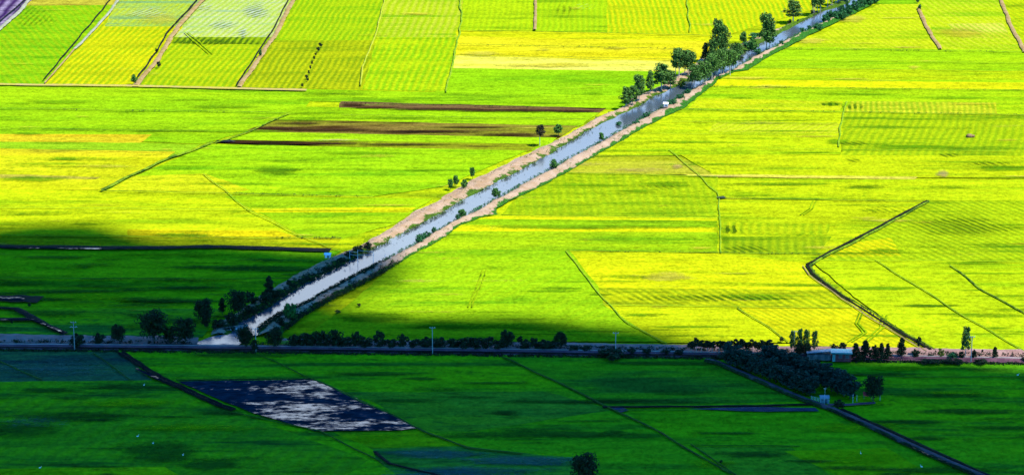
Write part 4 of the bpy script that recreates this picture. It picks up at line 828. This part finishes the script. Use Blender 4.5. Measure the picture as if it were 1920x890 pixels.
hut = empty('hut', P(1546, 756, .6)); M_blue = plain('pale_blue_sheet', (0.20, 0.30, 0.31), .5, .4, .12); M_roofw = plain('zinc_roof', (0.24, 0.27, 0.28), .6, .4, .2)
MB().box((0, 1.3, .95), (2.9, 2.4, 1.9)).build('wall', M_blue, hut); gable(MB(), (0, 1.3, 1.9), (2.9, 2.4), .7, ribs=8).build('roof', M_roofw, hut)
d_ = MB().box((.5, .08, .8), (.75, .05, 1.6)).build('door', M_dkm, hut); MB().box((.75, .04, .8), (.06, .06, .12)).build('handle', M_metal, d_); MB().box((-.75, .08, 1.2), (.7, .05, .6)).build('window', M_dkm, hut)
for s in (-1, 1): MB().tube((s * 1.5, -.4, 0), (s * 1.5, -.4, 1.85), .05, .05, 6).build('porch_post', M_metal, hut)
hut.scale = (.85, .85, .85); tag(hut, 'little pale blue hut with a corrugated metal roof beside the track', 'hut')
# farmhouse
hs = empty('farmhouse', P(1575, 678, .9), R(-4)); M_turq = plain('turquoise_sheet', (0.14, 0.36, 0.33), .45, .4, .15); M_redw = plain('red_brown_wall', (0.28, 0.06, 0.06), .8, .2, .3); M_pw = plain('plaster', (0.22, 0.21, 0.20))
MB().box((.4, 2.5, 1.15), (6.0, 4.4, 2.3)).build('wall', M_redw, hs)
MB().poly([(-2.9, -.4, 2.95), (3.7, -.4, 2.95), (3.7, 5.4, 2.3), (-2.9, 5.4, 2.3), (-2.9, -.4, 3.1), (3.7, -.4, 3.1), (3.7, 5.4, 2.45), (-2.9, 5.4, 2.45)], [(0, 3, 2, 1), (4, 5, 6, 7), (0, 1, 5, 4), (1, 2, 6, 5), (2, 3, 7, 6), (3, 0, 4, 7)]).build('roof', M_turq, hs)
MB().box((.4, -.46, 2.95), (6.6, .08, .42)).build('fascia', M_turq, hs)
dd = MB().box((-1.9, .26, 1.15), (.9, .06, 2.3)).build('door', M_turq, hs); MB().box((-1.6, .21, 1.1), (.08, .06, .14)).build('handle', M_metal, dd)
for xx in (.1, 2.2):
    wd = MB().box((xx, .27, 1.7), (1.1, .05, 1.0)).build('window', M_dkm, hs); MB().box((xx, .24, 1.16), (1.3, .12, .08)).box((xx, .24, 2.24), (1.3, .12, .08)).build('frame', M_pw, wd)
MB().box((-6.3, 2.9, .8), (7.0, 3.4, 1.6)).build('side_wing', M_pw, hs)
MB().poly([(-10.2, .8, 2.15), (-2.95, .8, 3.0), (-2.95, 5.2, 2.35), (-10.2, 5.2, 1.5), (-10.2, .8, 2.3), (-2.95, .8, 3.15), (-2.95, 5.2, 2.5), (-10.2, 5.2, 1.65)], [(0, 3, 2, 1), (4, 5, 6, 7), (0, 1, 5, 4), (1, 2, 6, 5), (2, 3, 7, 6), (3, 0, 4, 7)]).build('wing_roof', M_roofw, hs)
for xx in (-8.6, -6.4, -4.2): MB().box((xx, 1.17, 1.1), (1.0, .06, 1.4)).build('window', M_dkm, hs)
for xx in (-9.9, -7.5, -5.2): MB().tube((xx, .9, 0), (xx, .9, 2.15 + (xx + 10.2) * .12), .08, .08, 6).build('porch_post', M_pw, hs)
tag(hs, 'farmhouse with turquoise roof edge, red-brown walls and a pale low wing', 'house')
# red cloth shelter under the big round tree
sh = empty('cloth_shelter', P(1627, 749, .7)); M_red = plain('red_cloth', (0.75, 0.06, 0.06), .8, .1)
for sx in (-1, 1):
    for sy in (0, 1.6): MB().tube((sx * 1.1, sy, 0), (sx * 1.1, sy, 1.3 if sy == 0 else 1.8), .05, .05, 6).build('post', M_wood, sh)
v = []; f = []
for i in range(9):
    for j in range(6):
        x, y = -1.3 + i * .325, -.2 + j * .4; v.append((x, y, 1.32 + .3 * y + .10 * math.sin(i * 1.3) - .12 * math.sin(math.pi * j / 5)))
for i in range(8):
    for j in range(5): f.append((i * 6 + j, (i + 1) * 6 + j, (i + 1) * 6 + j + 1, i * 6 + j + 1))
o = mesh_obj('canopy', v, f, M_red, sh); md = o.modifiers.new('thickness', 'SOLIDIFY'); md.thickness = .03
tag(sh, 'small shelter with a red cloth under the big round tree', 'shelter')
# stilt huts by the canal
def stilt(x, y, wpx, hpx, label, z):
    s = pxm(y); W = wpx / s; H = hpx / s / .955; r = empty('stilt_hut', P(x, y, z), R(-8))
    for sx in (-1, 1):
        for sy in (0, 1): MB().tube((sx * W * .42, sy * 1.6, -.4), (sx * W * .42, sy * 1.6, H * .75), .06, .06, 6).build('stilt', M_wood, r)
    MB().box((0, .8, H * .5), (W * .84, 1.6, H * .5)).build('wall', M_white, r); gable(MB(), (0, .8, H * .75), (W * .9, 1.7), H * .25, .2, .06, 5).build('roof', M_white, r)
    MB().box((W * .1, -.03, H * .45), (W * .25, .05, H * .36)).build('door', M_dkm, r)
    return tag(r, label, 'hut')
stilt(614, 486, 12, 11, 'white-roofed hut on stilts behind the shaded left bank', .9); stilt(1248, 203, 9, 10, 'tiny white hut on the green right bank by the water', 1.2)
# lift net frame in the canal
nf = empty('fishing_frame', P(686, 496, .6)); s = pxm(495)
A_ = P(671, 495, 0) - P(686, 496, 0); B_ = P(700, 496, 0) - P(686, 496, 0); C_ = P(656, 490, 0) - P(686, 496, 0); D_ = P(722, 486, 0) - P(686, 496, 0)
for q, h in ((A_, 5.2), (B_, 4.8), (C_, 4.0), (D_, 2.0)): MB().tube((q.x, q.y, -.5), (q.x, q.y, h), .09, .07, 6).build('pole', M_metal, nf)
for a, ha, b, hb_ in ((A_, 4.9, B_, 4.6), (C_, 3.6, A_, 4.2), (A_, 3.4, B_, 3.3), (C_, 2.6, A_, 3.0)): MB().tube((a.x, a.y, ha), (b.x, b.y, hb_), .04, .04, 5).build('rope', M_metal, nf)
tag(nf, 'frame of pale poles and ropes for a fishing net standing in the canal', 'fishing frame')
# sluice
sl_ = empty('sluice', P(440, 616, .2)); a = P(408, 624) - P(440, 616); b = P(462, 616) - P(440, 616); d = (b - a); ang = math.atan2(d.y, d.x)
for k in range(5):
    q = a.lerp(b, k / 4); MB().box((q.x, q.y, .6), (.35, 1.4, 1.5), ang).build('pier', M_conc, sl_)
q = a.lerp(b, .5); MB().box((q.x, q.y, 1.42), (d.length + .5, .5, .14), ang).build('deck', M_wood, sl_)
m_fall, t_, b_ = new_mat('falling_water'); g = G(t_); k_ = g.noise(g.vmul(g.pos(), (2, 2, .2)), 1.2, 4); t_.links.new(g.mix(g.step(k_, .4, .6), (.2, .22, .22, 1), (.55, .56, .55, 1)), b_.inputs['Base Color']); b_.inputs['Roughness'].default_value = .3
for k in range(4):
    q = a.lerp(b, (k + .5) / 4); n_ = Vector((d.y, -d.x, 0)).normalized(); mb = MB(); hw = d.normalized() * (d.length / 8 - .3); pr = [(0, 1.1), (.5, 1.0), (.9, .6), (1.1, .1), (.6, .05), (.1, .5)]
    for e in (-1, 1):
        for (o_, z_) in pr: mb.v.append(tuple(q + hw * e + n_ * o_ + Vector((0, 0, z_))))
    for i in range(6): j = (i + 1) % 6; mb.f.append((i, j, 6 + j, 6 + i))
    mb.build('falling_water', m_fall, sl_)
tag(sl_, 'low concrete sluice with water pouring into the white pool', 'sluice')
# egrets
EG = None; M_eg = plain('white_feathers', (0.85, 0.85, 0.82), .8, .1, .05)
for x, y, lb in ((258, 820, 'white egret at the upper left of the three on the dark green patch'), (287, 833, 'middle white egret of the three on the dark green patch'), (343, 855, 'lowest white egret of the three on the dark green patch'), (75, 879, 'white egret in the bright strip at the bottom left'), (1728, 877, 'white egret in the bright field at the bottom right'), (270, 724, 'white egret in the field below the wet ditch'), (1614, 852, 'white egret left of the one in the bright bottom right field'), (1908, 705, 'white egret in the field near the right edge')):
    if EG is None:
        r = empty('egret', P(x, y, .5)); mb = MB().ball((0, 0, .5), (.34, .15, .17)).tube((.26, 0, .58), (.40, 0, .85), .05, .035).tube((.40, 0, .85), (.36, 0, 1.0), .04, .04).ball((.38, 0, 1.02), (.08, .06, .06)); mb.build('body', M_eg, r)
        MB().tube((.44, 0, 1.02), (.62, 0, .98), .02, .005, 5).build('beak', plain('beak', (.6, .4, .05)), r)
        for sy in (-.05, .05): MB().tube((0, sy, 0), (0, sy, .38), .012, .015, 5).build('leg', M_dkm, r)
        EG = r
    else:
        r = EG.copy(); COL.objects.link(r); r.location = P(x, y, .5); r.rotation_euler.z = random.uniform(0, 6.28)
        for c in list(EG.children): k = c.copy(); COL.objects.link(k); k.parent = r
    r.scale = (.95,) * 3; tag(r, lb, 'egret', 'white egrets in the shaded fields')
# straw heap far right
mb = MB().ball((0, 0, .4), (1.6, 1.0, .9), 10, 6).ball((1.2, .2, .3), (1.0, .8, .6), 8, 5); mb.v = [tuple(Vector(q) * (1 + .15 * mnoise.noise(Vector(q) * 2))) for q in mb.v]
o = mb.build('straw_heap', soil('straw', (220, 190, 140), (150, 110, 60))); o.location = P(1818, 257, .4); tag(o, 'small straw heap lying in the bright field at the far right', 'straw heap')

# ------------------------------------------------------------------ the cloud that shades the foreground
shade = [(-200, 415), (0, 424), (70, 412), (170, 418), (235, 436), (290, 452), (450, 463), (560, 468), (640, 466), (700, 470), (728, 483), (772, 500), (768, 514), (728, 536), (680, 556), (630, 574), (690, 590), (790, 596), (900, 592), (1000, 596), (1100, 606), (1200, 618), (1290, 640), (1380, 654), (1500, 662), (1650, 670), (1760, 677), (1950, 688), (2160, 692), (2300, 1120), (-350, 1120)]
DIST = 2300.0
poly = [P(x, y) for x, y in shade]
x0, x1 = min(p.x for p in poly), max(p.x for p in poly); y0, y1 = min(p.y for p in poly), max(p.y for p in poly)
def inside(x, y):
    r = False; n = len(poly)
    for i in range(n):
        a, b = poly[i], poly[i - 1]
        if (a.y > y) != (b.y > y) and x < (b.x - a.x) * (y - a.y) / (b.y - a.y) + a.x: r = not r
    return r
def edged(x, y):
    m = 1e9
    for i in range(len(poly)):
        a, b = poly[i], poly[i - 1]; dx, dy = b.x - a.x, b.y - a.y
        t = max(0, min(1, ((x - a.x) * dx + (y - a.y) * dy) / (dx * dx + dy * dy + 1e-9))); m = min(m, math.hypot(x - a.x - t * dx, y - a.y - t * dy))
    return m
ST = 6.0; nx, ny = int((x1 - x0) / ST) + 2, int((y1 - y0) / ST) + 2; idx = {}; vt = []; vb = []
ok = lambda i, j: inside(*[(x0 + i * ST) + 5 * mnoise.noise((i * .23, j * .23, 0)), (y0 + j * ST) + 5 * mnoise.noise((i * .23, j * .23, 4))])
cell = {(i, j): ok(i + .5, j + .5) for i in range(nx) for j in range(ny)}
off = sun_dir * DIST
verts = []; faces = []; top = {}; bot = {}
def vert(i, j):
    if (i, j) not in top:
        x, y = x0 + i * ST, y0 + j * ST; e = edged(x, y) if all(cell.get((i - a, j - b), False) for a in (0, 1) for b in (0, 1)) else 0
        k = math.sqrt(max(0, e)) * 6.5
        n = 1 + .5 * mnoise.noise((x * .012, y * .012, 1)) + .3 * mnoise.noise((x * .035, y * .035, 2))
        jx, jy = 2.5 * mnoise.noise((i * .7, j * .7, 3)), 2.5 * mnoise.noise((i * .7, j * .7, 6))
        top[(i, j)] = len(verts); verts.append((x + off.x + jx, y + off.y + jy, off.z + k * n * .9 + .5)); bot[(i, j)] = len(verts); verts.append((x + off.x + jx, y + off.y + jy, off.z - k * n * .35 - .5))
    return top[(i, j)], bot[(i, j)]
for (i, j), c_ in cell.items():
    if not c_: continue
    q = [vert(i, j), vert(i + 1, j), vert(i + 1, j + 1), vert(i, j + 1)]
    faces.append(tuple(p[0] for p in q)); faces.append(tuple(p[1] for p in reversed(q)))
    for (di, dj, a, b) in ((0, -1, 0, 1), (1, 0, 1, 2), (0, 1, 2, 3), (-1, 0, 3, 0)):
        if not cell.get((i + di, j + dj), False): faces.append((q[a][0], q[a][1], q[b][1], q[b][0]))
m_cl, t_, b_ = new_mat('cloud_white'); b_.inputs['Base Color'].default_value = (.8, .8, .8, 1); b_.inputs['Roughness'].default_value = 1
o = mesh_obj('cloud', verts, faces, m_cl, smooth=True); o['kind'] = 'structure'
